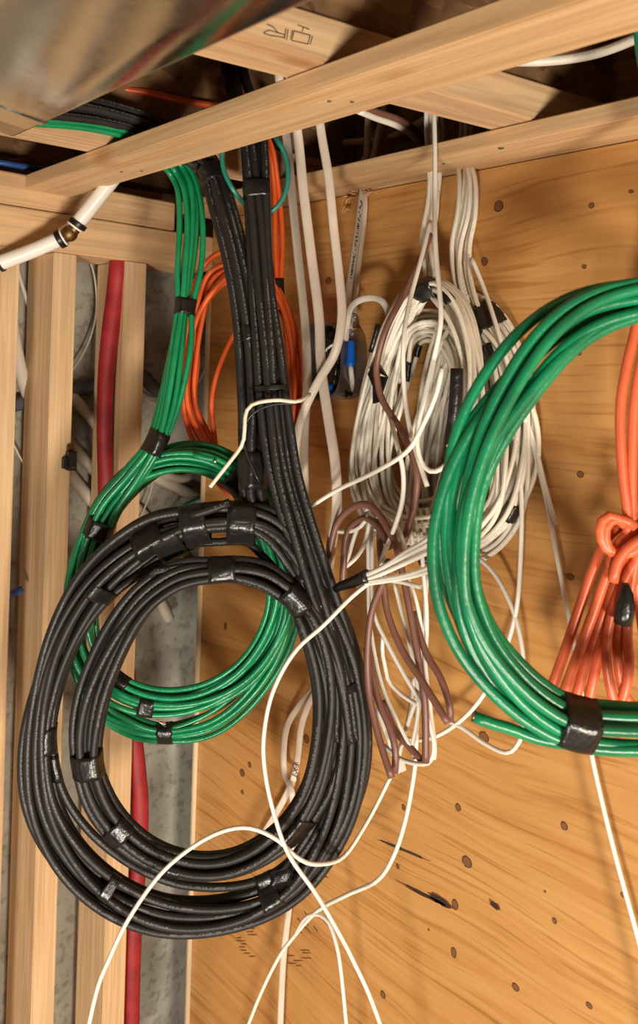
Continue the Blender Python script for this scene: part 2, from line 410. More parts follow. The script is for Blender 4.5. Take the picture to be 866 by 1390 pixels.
def hull2(pts):
    pts = sorted(set((round(a, 6), round(b, 6)) for a, b in pts))
    def half(ps):
        h = []
        for q in ps:
            while len(h) > 1 and (h[-1][0] - h[-2][0]) * (q[1] - h[-2][1]) - (h[-1][1] - h[-2][1]) * (q[0] - h[-2][0]) <= 0: h.pop()
            h.append(q)
        return h[:-1]
    return half(pts) + half(pts[::-1])
def tape(parent, B, at, length, R=999, name='tape_band'):
    """electrical tape wound tightly round the cables of B that pass within R photo pixels of the point at"""
    P, m = B.P, len(B.P)
    best = min(range(m), key=lambda i: (px(P[i])[0] - at[0]) ** 2 + (px(P[i])[1] - at[1]) ** 2)
    def pxd(q): a = px(q); return math.hypot(a[0] - at[0], a[1] - at[1])
    near = [Q for Q in B.Q if pxd(min((Q[(best + d) % m] for d in range(-3, 4)), key=pxd)) < R]
    if len(near) < 1: near = [min(B.Q, key=lambda Q: pxd(Q[best]))]
    half = length / 2 / B.step; nsec = 7; seg = 28; V = []; Fc = []
    rnd = random.Random(int(at[0] * 31 + at[1]))
    T = (P[(best + 1) % m] - P[(best - 1) % m]).normalized()
    S = T.cross(-FW).normalized(); N2 = S.cross(T)
    jag = [0.0009 * rnd.uniform(-1, 1) for _ in range(seg)]
    secs = [(-1.0, 0.9)] + [(-1 + 2 * k / (nsec - 1), 1.0) for k in range(nsec)] + [(1.0, 0.9)]
    for u, kk in secs:
        f = best + u * half; i0 = math.floor(f); ff = f - i0
        def at_(Q): return Q[i0 % m].lerp(Q[(i0 + 1) % m], ff) if m > 2 else Q[0]
        qs = [at_(Q) for Q in near]; c = sum(qs, Vector()) / len(qs)
        pts = []
        for q in qs:
            a, b = (q - c).dot(S), (q - c).dot(N2)
            for j in range(10):
                t = 2 * math.pi * j / 10; rr = B.r + 0.0009; pts.append((a + rr * math.cos(t), b + rr * math.sin(t)))
        H = hull2(pts); ca = sum(h[0] for h in H) / len(H); cb = sum(h[1] for h in H) / len(H)
        for j in range(seg):
            t = 2 * math.pi * j / seg; dx, dy = math.cos(t), math.sin(t); best_r = 0.002
            for h1, h2 in zip(H, H[1:] + H[:1]):
                ex, ey = h2[0] - h1[0], h2[1] - h1[1]; den = dx * ey - dy * ex
                if abs(den) < 1e-12: continue
                rr = ((h1[0] - ca) * ey - (h1[1] - cb) * ex) / den; w_ = ((h1[0] - ca) * dy - (h1[1] - cb) * dx) / den
                if rr > 0 and -1e-6 <= w_ <= 1 + 1e-6: best_r = max(best_r, rr)
            rr = best_r * kk * (1 + 0.015 * rnd.uniform(-1, 1))
            V.append(c + S * (ca + dx * rr) + N2 * (cb + dy * rr) + T * (jag[j] * u))
    for i in range(len(secs) - 1):
        for j in range(seg):
            j2 = (j + 1) % seg; Fc.append((i * seg + j, i * seg + j2, (i + 1) * seg + j2, (i + 1) * seg + j))
    me = bpy.data.meshes.new(name); me.from_pydata([tuple(v) for v in V], [], Fc)
    for q in me.polygons: q.use_smooth = True
    o = link(name, me, 'tape'); recentre(o)
    if parent: o.parent = parent; o.matrix_parent_inverse = parent.matrix_world.inverted()
    return o
def sheet(name, pts, thick, mat, parent=None):
    """a small flat piece with real thickness from its corner points"""
    n = (pts[1] - pts[0]).cross(pts[2] - pts[0]).normalized()
    if n.dot(FW) > 0: n = -n
    bm = bmesh.new(); f = [bm.verts.new(q + n * thick / 2) for q in pts]; g = [bm.verts.new(q - n * thick / 2) for q in pts]
    bm.faces.new(f); bm.faces.new(g[::-1])
    for i in range(len(pts)):
        j = (i + 1) % len(pts); bm.faces.new((f[i], f[j], g[j], g[i]))
    o = link(name, bm_mesh(bm, name), mat); recentre(o)
    if parent: o.parent = parent; o.matrix_parent_inverse = parent.matrix_world.inverted()
    return o
def low(cps):
    """base point for a hanging thing: under its lowest control point"""
    z = min(p.z for p in cps); c = sum(cps, Vector()) / len(cps)
    return Vector((c.x, c.y, z))

# ================================================================== THE ROOM
Z = EYE.z
floor = box('floor', -1.6, 2.2, -2.2, 1.0, -0.1, 0.0, 'floor_slab', bev=0); tag(floor, 'bare grey concrete basement floor slab', 'floor', kind='structure')
found = box('wall_foundation', -1.40, -1.232, -1.6, 1.05, 0.0, Z + 0.256, 'concrete', bev=0)
tag(found, 'rough grey poured concrete foundation wall behind the studs', 'wall', kind='structure')
backc = box('wall_behind_plywood', -1.40, 2.0, 0.93, 1.05, 0.0, Z + 0.238, 'concrete', bev=0)
tag(backc, 'grey concrete wall behind the plywood sheet', 'wall', kind='structure')

# plywood sheet
ply = box('wall_back', -1.113, 1.2, YP, YP + 0.018, 0.05, Z + 0.2375, 'plywood', bev=0.0008)
tag(ply, 'honey-coloured knotty plywood sheet covering the back wall', 'wall', kind='structure')
def disc(name, x, y, wpx, hpx, mat, parent, ang=0.0, thick=0.0010, wob=0.06, seg=22):
    """a flush oval inlay in the plywood face, given by its size in the photo"""
    c = Wp(x, y); d = (c - EYE).dot(FW); k = d / F
    a, b = wpx * k / 0.86, hpx * k
    bm = bmesh.new(); rnd = random.Random(int(x * 7 + y)); vs = []
    for j in range(seg):
        t = 2 * math.pi * j / seg; q = 1 + wob * rnd.uniform(-1, 1)
        u, v = a * math.cos(t) * q, b * math.sin(t) * q
        vs.append(bm.verts.new((u * math.cos(ang) - v * math.sin(ang), -thick * 0.5, u * math.sin(ang) + v * math.cos(ang))))
    f = bm.faces.new(vs); ex = bmesh.ops.extrude_face_region(bm, geom=[f])
    bmesh.ops.translate(bm, vec=(0, thick, 0), verts=[g for g in ex['geom'] if isinstance(g, bmesh.types.BMVert)])
    o = link(name, bm_mesh(bm, name), mat); o.matrix_world = Matrix.Translation(c)
    o.parent = parent; o.matrix_parent_inverse = parent.matrix_world.inverted()
    return o
for x, y, a, b in [(677, 280, 6.5, 7.5), (658, 355, 4.5, 6), (803, 279, 3.5, 4), (793, 362, 3, 3), (857, 260, 3, 2.5), (788, 644, 4.5, 4.5), (774, 783, 5, 5),
                   (657, 1001, 7, 8), (622, 1096, 4, 5), (766, 1121, 4.5, 5.5), (634, 1170, 7, 7.5), (548, 1096, 3, 4), (540, 1176, 2.5, 3.5), (618, 1228, 4.5, 7),
                   (753, 1250, 3, 4), (616, 1293, 4, 7), (446, 381, 5, 5), (306, 850, 3, 5), (416, 1003, 4.5, 6), (329, 1049, 4.5, 5), (339, 1038, 3, 4), (329, 1075, 2.5, 3),
                   (786, 480, 3, 3), (575, 343, 3, 4), (740, 1210, 1.5, 1.5), (582, 1262, 1.5, 1.5), (846, 1215, 3, 3.5), (700, 1340, 5, 5), (800, 1365, 4, 4), (520, 1350, 4, 5)]:
    disc('knot', x, y, a, b, 'knot', ply)
disc('resin_streak', 598, 1222, 17, 6.0, 'resin', ply, 0.10, wob=0.25); disc('resin_streak', 571, 1212, 34, 2.6, 'resin', ply, 0.10, wob=0.3)
disc('resin_streak', 672, 1229, 8, 5, 'resin', ply, -0.2, wob=0.3); disc('resin_streak', 546, 1153, 33, 2.0, 'ink', ply, 0.14, wob=0.3)
disc('resin_streak', 437, 1186, 9, 2.0, 'resin', ply, 0.0, wob=0.35)
rs = random.Random(3)
for k in range(9): disc('scuff_mark', 405 + rs.uniform(0, 45), 1240 + k * 3.2 + rs.uniform(-3, 3), rs.uniform(2, 5), 1.2, 'scuff', ply, -0.3, wob=0.4)
for k in range(12): disc('scuff_mark', 322 + rs.uniform(0, 22), 1252 + k * 4.2, rs.uniform(4, 9), 0.8, 'scuff', ply, 0.5, wob=0.4)
for k in range(7): disc('scuff_mark', 390 + rs.uniform(0, 26), 1290 + k * 3.5, rs.uniform(4, 9), 0.7, 'scuff', ply, 0.5, wob=0.4)
# furring plate over the plywood
plate = box('top_plate', -1.108, 1.2, 0.708, YP + 0.10, Z + 0.2385, Z + 0.2555, 'lumber_along_x', ply)
def screw(x, y, pt, nrm, parent, r=0.0038):
    bm = bmesh.new(); bmesh.ops.create_cone(bm, cap_ends=True, segments=14, radius1=r, radius2=r * 0.7, depth=0.0016)
    o = link('screw_head', bm_mesh(bm, 'screw_head', False), 'screw_head')
    o.matrix_world = Matrix.Translation(pt) @ Vector(nrm).to_track_quat('Z', 'Y').to_matrix().to_4x4()
    o.parent = parent; o.matrix_parent_inverse = parent.matrix_world.inverted()
screw(0, 0, Hp(680, 201, 0.2383), (0, 0, -1), plate); screw(0, 0, Hp(602, 222, 0.2383), (0, 0, -1), plate, 0.002)

# left stud wall
wl = empty('wall_left', (XL - 0.045, 0.3, 0.0), 'stud wall of pale spruce lumber in front of the concrete', 'wall', kind='structure')
for y0, y1, mt in [(0.419, 0.457, 'lumber_upright'), (0.506, 0.541, 'lumber_upright'), (0.620, 0.658, 'lumber_upright'), (0.28, 0.318, 'lumber_upright'), (0.05, 0.088, 'lumber_upright')]:
    box('stud', XL - 0.089, XL, y0, y1, 0.038, Z + 0.153, mt, wl)
box('stud', XL - 0.006, XL, 0.7755, 0.7825, 0.038, Z + 0.153, 'lumber_pale', wl, bev=0.0008)
box('top_plate', XL - 0.089, XL, -0.9, 0.7825, Z + 0.153, Z + 0.2090, 'lumber_along_y', wl, bev=0.002)
box('top_plate', XL - 0.089, XL, -0.9, 0.7070, Z + 0.2105, Z + 0.2550, 'lumber_along_y', wl, bev=0.002)
box('sill_plate', XL - 0.089, XL, -0.9, 0.78, 0.0, 0.038, 'lumber_along_y', wl)

# ceiling: strand board deck on I-joists
ceil = box('ceiling', -1.5, 2.2, -2.2, 1.1, Z + 0.52, Z + 0.54, 'strand_board', bev=0); tag(ceil, 'dark strand board subfloor above the joists', 'ceiling', kind='structure')
for k, (xr, yr, sl) in enumerate(((-1.29, 0.42, 0.10), (-0.911, 0.42, 0.10), (-0.521, 0.50, 0.18), (-0.14, 0.5, 0.14), (0.24, 0.5, 0.14), (0.62, 0.5, 0.14))):
    yc, hw = -0.4, 0.0258; xc = xr - sl * (yr - yc); ang = -math.atan(sl)
    for nm, h, z0, z1, mt in (('joist_flange', hw, 0.2562, 0.296, 'lumber_rough'), ('joist_web', 0.005, 0.2965, 0.480, 'strand_board'), ('joist_flange', hw, 0.4805, 0.5195, 'lumber_rough')):
        o = box(nm, xc - h, xc + h, yc - 1.4, yc + 1.4, Z + z0, Z + z1, mt, None, bev=0.002 if h > 0.01 else 0)
        o.matrix_world = o.matrix_world @ Matrix.Rotation(ang, 4, 'Z'); o.parent = ceil; o.matrix_parent_inverse = ceil.matrix_world.inverted()
box('rim_board', -1.36, 1.4, 0.86, 0.90, Z + 0.2565, Z + 0.5195, 'strand_board', ceil, bev=0)
box('rim_board', -1.235, -1.20, -1.2, 0.85, Z + 0.297, Z + 0.5195, 'strand_board', ceil, bev=0)

# long strapping board nailed under the joists
strap = box('strapping_board', -1.1085, 1.0, 0.461, 0.529, Z + 0.2345, Z + 0.2555, 'lumber_along_x', bev=0.0015)
tag(strap, 'long narrow wooden strapping board running diagonally under the ceiling joists', 'board')
for x, y in ((447, 137), (478, 138), (192, 232), (165, 233)): screw(0, 0, Hp(x, y, 0.2343), (0, 0, -1), strap, 0.0022)

# grade stamp printed on the joist
def stamp():
    a = -math.atan(0.18)
    def pt(x, y):
        r = ray(x, y); t = 0
        # flange side plane: through (xc+.03) turned by a about the flange centre
        c = Vector((-0.521 - 0.18 * 0.9, -0.4, Z)); n = Vector((math.cos(a), math.sin(a), 0)); q = c + n * 0.0262
        t = (q - EYE).dot(n) / r.dot(n); return EYE + r * t
    lines = [[(358, 44), (365, 41), (386, 47), (386, 51), (366, 48), (358, 45)], [(362, 33), (370, 36), (378, 45)], [(388, 39), (386, 53)], [(391, 40), (389, 54)],
             [(397, 41), (394, 54)], [(399, 42), (396, 55)], [(399, 42), (421, 48)], [(421, 48), (418, 60)], [(424, 49), (421, 61)], [(396, 55), (418, 60)], [(404, 34), (420, 40)], [(412, 37), (410, 43)]]
    rt = empty('grade_stamp', pt(390, 48), 'dark ink grade stamp outlines printed on the joist side', 'stamp')
    for l in lines: cable('stamp_line', [pt(*p) for p in l], 0.0004, 'ink', rt, seg=4, raw=True)
stamp()

# ------------------------------------------------------------------ sheet metal duct
def Xp(x, y, X):
    r = ray(x, y); return EYE + r * (X / r.x)
def duct():
    n = (-UP - R0 * 0.17).normalized()                        # underside leans a little sideways
    a = Hp(200, 105, 0.2); e = ray(60, 168).cross(ray(430, 0)).cross(n).normalized()
    if e.x > 0: e = -e                                        # axis towards the left end
    wv = e.cross(n).normalized()
    if wv.dot(Vector((0, 1, 0))) > 0: wv = -wv                # width, away from the plywood
    rt = empty('sheet_metal_duct', a, 'shiny sheet metal duct reflecting the cables in the upper corner', 'duct')
    prof = [(0.002, 0.022), (-0.0005, 0.004), (0.0008, 0.0012), (0.0035, 0.0)]
    for k in range(1, 13):
        t = k / 12.0; prof.append((0.0035 + 0.27 * t, 0.008 * t + 0.016 * t * t))
    prof += [(0.275, 0.030)]
    def body(s0, s1, nm, g, parent):
        bm = bmesh.new(); nx = 20; rows = []
        for i in range(nx + 1):
            s = s0 + (s1 - s0) * i / nx
            rows.append([bm.verts.new(a + e * s + wv * (q - (g if q < 0.1 else -g)) - n * (z - g)) for q, z in prof])
        for i in range(nx):
            for j in range(len(prof) - 1): bm.faces.new((rows[i][j], rows[i + 1][j], rows[i + 1][j + 1], rows[i][j + 1]))
            bm.faces.new((rows[i][-1], rows[i + 1][-1], rows[i + 1][0], rows[i][0]))
        bm.faces.new(rows[0]); bm.faces.new(list(reversed(rows[-1])))
        o = link(nm, bm_mesh(bm, nm, True), 'duct_metal', parent)
        for f in o.data.polygons:
            if len(f.vertices) > 4 or abs(f.normal.dot(n)) < 0.5: f.use_smooth = False
        return o
    b = body(-0.85, 0.36, 'duct_body', 0.0, rt); body(0.245, 0.258, 'joint_cleat', 0.0012, b)
duct()

# ================================================================== THINGS ON THE LEFT WALL
# red hose in the stud bay
cable('red_hose', pl(-0.02, [(166, 300, -0.06), (162, 350), (157, 400), (150, 450), (144, 510), (142, 580), (143, 640), (145, 690), (152, 780), (162, 840), (172, 900), (180, 980), (186, 1040), (190, 1090), (189, 1150), (183, 1230), (179, 1310), (178, 1400), (178, 1480)]),
      0.0125, 'red_hose', label='red flexible hose running down between the wall studs', cat='hose', seg=14,
      rfun=lambda t: 1.0 + 0.14 * math.sin(9 * t + 1) + 0.05 * math.sin(23 * t))
# white water pipe with brass elbow
def water_pipe():
    A = [(-60, 380, 1.08), (0, 357, 1.09), (45, 340, 1.10), (82, 324, 1.105)]
    B = [(104, 305, 1.105), (125, 279, 1.10), (150, 247, 1.10), (172, 218, 1.10), (190, 190, 1.10)]
    e = (94, 317, 1.105)
    rt = empty('water_pipe', D(40, 342, 1.1), 'white plastic water pipe with brass elbow crossing the top plate', 'pipe')
    cable('pipe_run', pd(1.1, A), 0.0102, 'white_pipe', rt, seg=16); cable('pipe_run', pd(1.1, B), 0.0102, 'white_pipe', rt, seg=16)
    el = cable('brass_elbow', pd(1.1, [(78, 326, 1.105), (86, 322, 1.105), e, (100, 311, 1.105), (107, 301, 1.105)]), 0.0088, 'brass', rt, seg=16, step=0.002)
    bm = bmesh.new(); bmesh.ops.create_uvsphere(bm, u_segments=16, v_segments=10, radius=0.0115)
    o = link('elbow_knuckle', bm_mesh(bm, 'elbow_knuckle', True), 'brass'); o.matrix_world = Matrix.Translation(D(*e)); o.parent = el; bpy.context.view_layer.update(); o.matrix_parent_inverse = el.matrix_world.inverted()
    cable('crimp_ring', pd(1.1, [(79, 325.5, 1.105), (85, 322.5, 1.105)]), 0.0135, 'crimp', rt, seg=18, step=0.002)
    cable('crimp_ring', pd(1.1, [(103, 306.5, 1.105), (107, 301, 1.105)]), 0.0135, 'crimp', rt, seg=18, step=0.002)
    cable('pipe_collar', pd(1.1, [(85.5, 322.3, 1.105), (87.5, 321.3, 1.105)]), 0.0122, 'white_pipe', rt, seg=18, step=0.002)
    cable('pipe_collar', pd(1.1, [(101, 309, 1.105), (102.5, 307, 1.105)]), 0.0122, 'white_pipe', rt, seg=18, step=0.002)
    cable('crimp_ring', pd(1.1, [(-1, 357.4, 1.09), (2.5, 356.2, 1.09)]), 0.0125, 'crimp', rt, seg=18, step=0.002)
water_pipe()
cable('drop_pipe', pl(-0.035, [(2, 300, -0.10), (5, 350), (10, 400), (17, 450, -0.05), (26, 495, -0.08), (38, 535, -0.10), (55, 570, -0.105), (75, 600, -0.105)]), 0.0098, 'white_pipe', label='white plastic pipe dropping behind the leftmost stud', cat='pipe', seg=14)
cable('sleeved_cable', pl(-0.10, [(10, 320), (22, 360), (34, 400), (50, 450)]), 0.0035, 'white_pipe', label='thin printed white cable slanting behind the leftmost stud', cat='cable')
cable('grey_hose', pl(-0.106, [(-60, 570), (-10, 556), (20, 549), (60, 540), (105, 528), (150, 518), (192, 510), (208, 527), (228, 530), (250, 505), (262, 460), (268, 400), (270, 330)]), 0.0112, 'grey_hose', label='dark grey hose looping behind the studs', cat='hose', seg=12)
for i, (pts, lab) in enumerate([([(70, 505), (110, 552), (145, 590), (200, 640), (245, 664), (300, 690)], 'pale conduit slanting down behind studs, level with the red hose bend'),
                  ([(60, 565), (108, 617), (150, 660), (196, 700), (235, 750), (300, 830)], 'pale conduit behind the black coil top, lower of two slanting runs'),
                  ([(70, 610), (104, 655), (140, 695), (175, 720), (200, 780), (230, 840)], 'lowest pale conduit behind the green coil and second stud')]):
    cable('conduit', pl(-0.105, pts), 0.0098, 'conduit', label=lab, cat='conduit', seg=12, group='pale conduits behind the studs')
cable('conduit_loop', pl(-0.098, [(190, 620), (212, 638), (245, 650), (268, 640), (285, 625)]), 0.0075, 'conduit', label='cream tubing sagging just under the taped top of the green coil', cat='tubing', seg=12)
for x0, nm in ((0, 'upper'), (16, 'lower')):
    cable('blue_cable', pl(-0.096, [(170, 800 + x0), (186, 776 + x0), (210, 754 + x0), (238, 738 + x0 * .6), (270, 722 + x0 * .3)]), 0.0028, 'blue_jacket', label=nm + ' of two blue cables slanting behind the black coil', cat='cable')
cable('green_stray_cable', pl(-0.09, [(228, 712), (236, 698), (252, 684), (272, 676), (295, 672)]), 0.0026, 'teal_jacket', label='dark green cable arching behind the black coil top', cat='cable')
for pts, lab in [([(118, 345), (128, 375), (131, 420), (122, 460), (104, 495), (80, 520)], 'thin white wire curling on the concrete beside the first stud'),
                 ([(196, 538), (206, 547), (225, 548), (250, 540), (272, 515), (285, 480)], 'thin white wire looping under the grey hose'),
                 ([(209, 640), (205, 665), (196, 690), (188, 705)], 'short thin white wire hanging inside the green coil'),
                 ([(-5, 560), (12, 590), (28, 622), (45, 650)], 'thin white wire crossing the far left stud bay'),]:
    cable('thin_wire', pl(-0.092, pts), 0.0015, 'cream_jacket', label=lab, cat='wire', seg=6, group='thin wires behind the studs')
cable('blue_cable', pl(-0.04, [(-10, 805), (8, 806), (18, 806), (30, 800)]), 0.0055, 'blue_jacket', label='dark blue cable end poking past the far left stud', cat='cable')
# little black clip on the stud
def clip():
    c = Lp(93, 622, 0.0)
    rt = empty('stud_clip', c, 'small black plastic clip nailed on the second stud from left', 'clip')
    def b(nm, x0, x1, y0, y1, z0, z1, mt): return box(nm, c.x + x0, c.x + x1, c.y + y0, c.y + y1, c.z + z0, c.z + z1, mt, rt, bev=0.0008)
    b('clip_body', 0.0, 0.013, -0.005, 0.007, -0.017, 0.011, 'black_plastic'); b('clip_foot', 0.0, 0.010, -0.011, -0.0052, -0.014, 0.002, 'black_plastic')
    b('clip_tab', 0.0, 0.005, -0.004, 0.006, 0.0113, 0.020, 'brass'); b('nail_head', 0.0132, 0.0145, -0.002, 0.003, -0.014, -0.010, 'brass')
clip()

# ================================================================== ORANGE COIL BEHIND THE BLACK TRUNK
R = random.Random(11)
def orange_left():
    T = pd(1.06, [(318, 40, 1.08), (324, 110, 1.07), (345, 160, 1.06), (366, 205, 1.05), (374, 260), (377, 320), (378, 388), (381, 420)])
    L = [(322, 358), (290, 375), (266, 420), (257, 480), (258, 545), (280, 600), (318, 650), (356, 655), (386, 610), (400, 545), (397, 470), (380, 405), (350, 368)]
    rt = empty('orange_cable_coil', low(T + pd(1.06, L)), 'orange cable coil hanging behind the black cable trunk', 'cable coil')
    P = strands(rt, T, 4, 0.0034, 'orange_jacket', 0.008, 0.006, rnd=R, wander=0.35, pinch=[(374, 388, 0.8)])
    for k in range(11):
        jx, jy, s = R.uniform(-6, 6), R.uniform(-12, 12), R.uniform(0.88, 1.07)
        dd = 1.045 + 0.05 * k / 10
        pts = []
        for x, y in L:
            f = 0.35 if y < 420 and x > 340 else 1.0
            sk = (y - 500) / 150.0
            pts.append(D(332 + (x - 332) * (s if x < 330 else (0.93 + 0.07 * s)) + jx * f + R.uniform(-6, 6) * f, 505 + (y - 505) * s + jy * f + R.uniform(-5, 5) * f + (8 * math.sin(k) * sk), dd))
        cable('cable', pts, 0.0034, 'orange_jacket', rt, closed=True)
    cable('cable', pd(1.05, [(376, 395), (340, 420), (305, 480), (288, 540), (292, 600), (300, 640)]), 0.0034, 'orange_jacket', rt)
    tape(rt, P, (378, 388), 0.026)
orange_left()

# ================================================================== GREEN COIL, LEFT
def green_left():
    T = [Xp(20, 152, -0.866), Xp(90, 158, -0.866), Xp(140, 166, -0.864), Xp(180, 178, -0.860), D(222, 208, 1.01), D(245, 232, 1.03), D(258, 262, 1.02), D(260, 320, 1.01), D(250, 410, 1.0), D(241, 480, 0.99), D(229, 548, 0.985), D(211, 605, 0.975), D(180, 650, 0.975), D(148, 690, 0.98), D(126, 740, 0.985), D(112, 800, 0.99), D(110, 850, 0.99)]
    M = [(255, 622), (212, 630), (172, 655), (140, 700), (116, 765), (108, 830), (122, 895), (162, 938), (220, 955), (282, 946), (335, 912), (370, 858), (383, 795), (368, 728), (338, 668), (298, 632)]
    S = [(258, 612), (205, 632), (160, 672), (125, 735), (104, 810), (102, 880), (130, 955), (175, 985), (225, 995), (290, 980), (345, 935), (385, 870), (396, 800), (380, 728), (348, 660), (306, 622)]
    rt = empty('green_cable_coil', low(pd(0.99, S)), 'green cable coil hung behind the big black coil', 'cable coil')
    r = random.Random(21)
    PT = strands(rt, T, 9, 0.0037, 'green_jacket', 0.0155, 0.011, rnd=r, wander=0.4, twist=0.25, pinch=[(250, 413, 0.72), (212, 606, 0.8)], spread=lambda t: 1.0 - 0.15 * math.exp(-((t - 0.5) / 0.05) ** 2) + 0.55 * max(0, t - 0.72) / 0.28)
    PM = strands(rt, pd(0.985, M), 10, 0.0036, 'green_jacket', 0.017, 0.012, closed=True, rnd=r, wander=0.55, pinch=[(325, 655, 0.75)])
    PS = strands(rt, pd(1.005, S), 7, 0.0036, 'green_jacket', 0.013, 0.010, closed=True, rnd=r, wander=0.8, pinch=[(221, 999, 0.7)])
    tape(rt, PT, (250, 413), 0.020); tape(rt, PT, (212, 606), 0.028); tape(rt, PT, (130, 717), 0.022)
    tape(rt, PM, (168, 915), 0.024, 22); tape(rt, PM, (201, 965), 0.018, 20); tape(rt, PS, (221, 999), 0.019)
    tape(rt, PM, (325, 655), 0.030)
    stub = cable('cable', pd(0.975, [(262, 617), (280, 622), (292, 624)]), 0.0036, 'green_jacket', rt); cable('cable_tip', pd(0.97, [(290.5, 626.5), (293.5, 626)]), 0.0022, 'copper_tip', stub)
    for k, cc in enumerate(('orange_jacket', 'bright_jacket', 'teal_jacket')):
        cable('bare_conductor', pd(0.985, [(213, 978 - k), (219, 981 + k), (225, 980 + 3 * k)]), 0.0006, cc, rt, seg=5)
green_left()

# ================================================================== BLACK COIL
def black():
    A = [Xp(20, 132, -0.852), Xp(80, 141, -0.852), Xp(150, 152, -0.850), Xp(205, 168, -0.846), D(245, 196, 0.985), D(284, 224, 0.99), D(304, 285, 0.97), D(326, 370, 0.96), D(340, 450, 0.955), D(345, 540, 0.95), D(344, 610, 0.945), D(345, 670, 0.94), D(362, 720, 0.94)]
    B = [D(312, 40, 1.0), D(322, 110, 0.99), D(340, 165, 0.98), D(345, 215, 0.965), D(350, 290, 0.955), D(357, 380, 0.95), D(367, 470, 0.94), D(374, 560, 0.935), D(384, 640, 0.93), D(402, 710, 0.925), D(424, 785, 0.92), D(446, 860, 0.92), D(462, 930, 0.92), D(468, 1000, 0.92)]
    O = [(318, 707), (258, 713), (195, 740), (132, 793), (86, 866), (60, 945), (52, 1020), (63, 1093), (98, 1157), (152, 1206), (215, 1234), (280, 1239), (345, 1226), (398, 1195), (438, 1143), (464, 1080), (475, 1000), (470, 920), (450, 850), (420, 790), (388, 740), (356, 714)]
    I = [(292, 776), (242, 784), (194, 816), (155, 870), (126, 940), (117, 1010), (128, 1068), (158, 1118), (208, 1158), (270, 1176), (330, 1168), (385, 1133), (424, 1078), (443, 1010), (447, 940), (434, 875), (406, 820), (368, 787), (330, 775)]
    rt = empty('black_cable_coil', low(pd(0.92, O)), 'big black cable coil hanging at lower left, bound with black tape', 'cable coil')
    r = random.Random(33)
    PA = strands(rt, A, 6, 0.0052, 'black_jacket', 0.0145, 0.011, rnd=r, wander=0.3, seg=10, pinch=[(285, 236, 0.85)])
    PB = strands(rt, B, 9, 0.0050, 'black_jacket', 0.017, 0.013, rnd=r, wander=0.35, twist=0.15, seg=10, spread=lambda t: 0.85 + 0.45 * t)
    PO = strands(rt, pd(0.925, O), 12, 0.0048, 'black_jacket', 0.0265, 0.016, closed=True, rnd=r, wander=0.6, seg=10, pinch=[(262, 712, 0.75), (425, 795, 0.7), (330, 705, 0.75)])
    PI = strands(rt, pd(0.905, I), 8, 0.0048, 'black_jacket', 0.0185, 0.014, closed=True, rnd=r, wander=0.45, seg=10, pinch=[(113, 1035, 0.85), (300, 776, 0.75), (404, 818, 0.75)])
    cable('cable', pd(0.93, [(440, 780), (470, 850), (490, 920), (500, 990), (497, 1050), (480, 1105), (455, 1150), (420, 1195)]), 0.0045, 'black_jacket', rt, seg=10)
    for dx, dy, dd in ((-9, 6, 0.93), (-4, 14, 0.915)):      # two loops sagging outside the rest
        cable('cable', pd(dd, [(x + dx * (1 if x < 250 else -0.6), y + (dy if y > 1000 else 0)) for x, y in O]), 0.0048, 'black_jacket', rt, closed=True, seg=10)
    cable('cable', pd(0.915, [(258, 700), (285, 692), (312, 682)]), 0.0048, 'black_jacket', rt, seg=10)
    cable('cable', pd(0.905, [(205, 782), (212, 775), (222, 774), (250, 768)]), 0.0045, 'black_jacket', rt, seg=10)
    tape(rt, PA, (285, 236), 0.028); tape(rt, PB, (346, 262), 0.022); tape(rt, PA, (343, 447), 0.018, 15); tape(rt, PA, (345, 635), 0.044); tape(rt, PB, (374, 528), 0.006)
    for at, ln, R_ in [((205, 728), 0.034, 20), ((228, 745), 0.034, 18), ((262, 712), 0.028, 60), ((330, 705), 0.032, 60), ((140, 805), 0.018, 16), ((74, 1003), 0.032, 17), ((80, 1040), 0.034, 17),
                       ((362, 1196), 0.022, 18), ((372, 1212), 0.024, 20), ((150, 1205), 0.012, 16), ((425, 795), 0.048, 60), ((470, 930), 0.010, 14)]:
        last = tape(rt, PO, at, ln, R_)
    for at, ln, R_ in [((113, 1035), 0.026, 60), ((300, 776), 0.030, 60), ((158, 1125), 0.020, 16), ((412, 1130), 0.034, 18), ((228, 1190), 0.014, 14), ((404, 818), 0.032, 60)]:
        tape(rt, PI, at, ln, R_)
    # torn silver-lit tape flap
    bm = bmesh.new(); g = [[bm.verts.new(D(366 + 6.2 * i + 2 * math.sin(j * 2), 1187 + 8.0 * j - 2.2 * i, 0.897 + 0.002 * math.sin(i * 2.1 + j * 1.7))) for j in range(4)] for i in range(6)]
    for i in range(5):
        for j in range(3): bm.faces.new((g[i][j], g[i + 1][j], g[i + 1][j + 1], g[i][j + 1]))
    bmesh.ops.solidify(bm, geom=list(bm.faces), thickness=0.0006)
    o = link('tape_flap', bm_mesh(bm, 'tape_flap', True), 'tape'); recentre(o); o.parent = rt; o.matrix_parent_inverse = rt.matrix_world.inverted()
black()
cable('black_thin_wire', pd(0.905, [(402, 548), (372, 549), (345, 560), (332, 580), (333, 610), (345, 640), (352, 655)]), 0.0014, 'black_wire', label='thin black wire curling across the black cable trunk', cat='wire', seg=6)
cable('white_cut_wire', pd(0.905, [(420, 535, 0.93), (404, 545), (375, 543), (345, 548), (334, 560), (332, 585), (328, 605), (308, 632), (285, 661)]), 0.0023, 'cream_jacket', label='cut white wire hooked over black trunk, its end beside the green coil', cat='wire')
cable('teal_cable', pd(0.975, [(318, 100, 1.0), (322, 130, 1.0), (310, 170), (302, 205), (304, 232), (318, 260), (335, 280, 1.0)]), 0.003, 'teal_jacket', label='dark teal cable left of the upright black trunk', cat='cable')
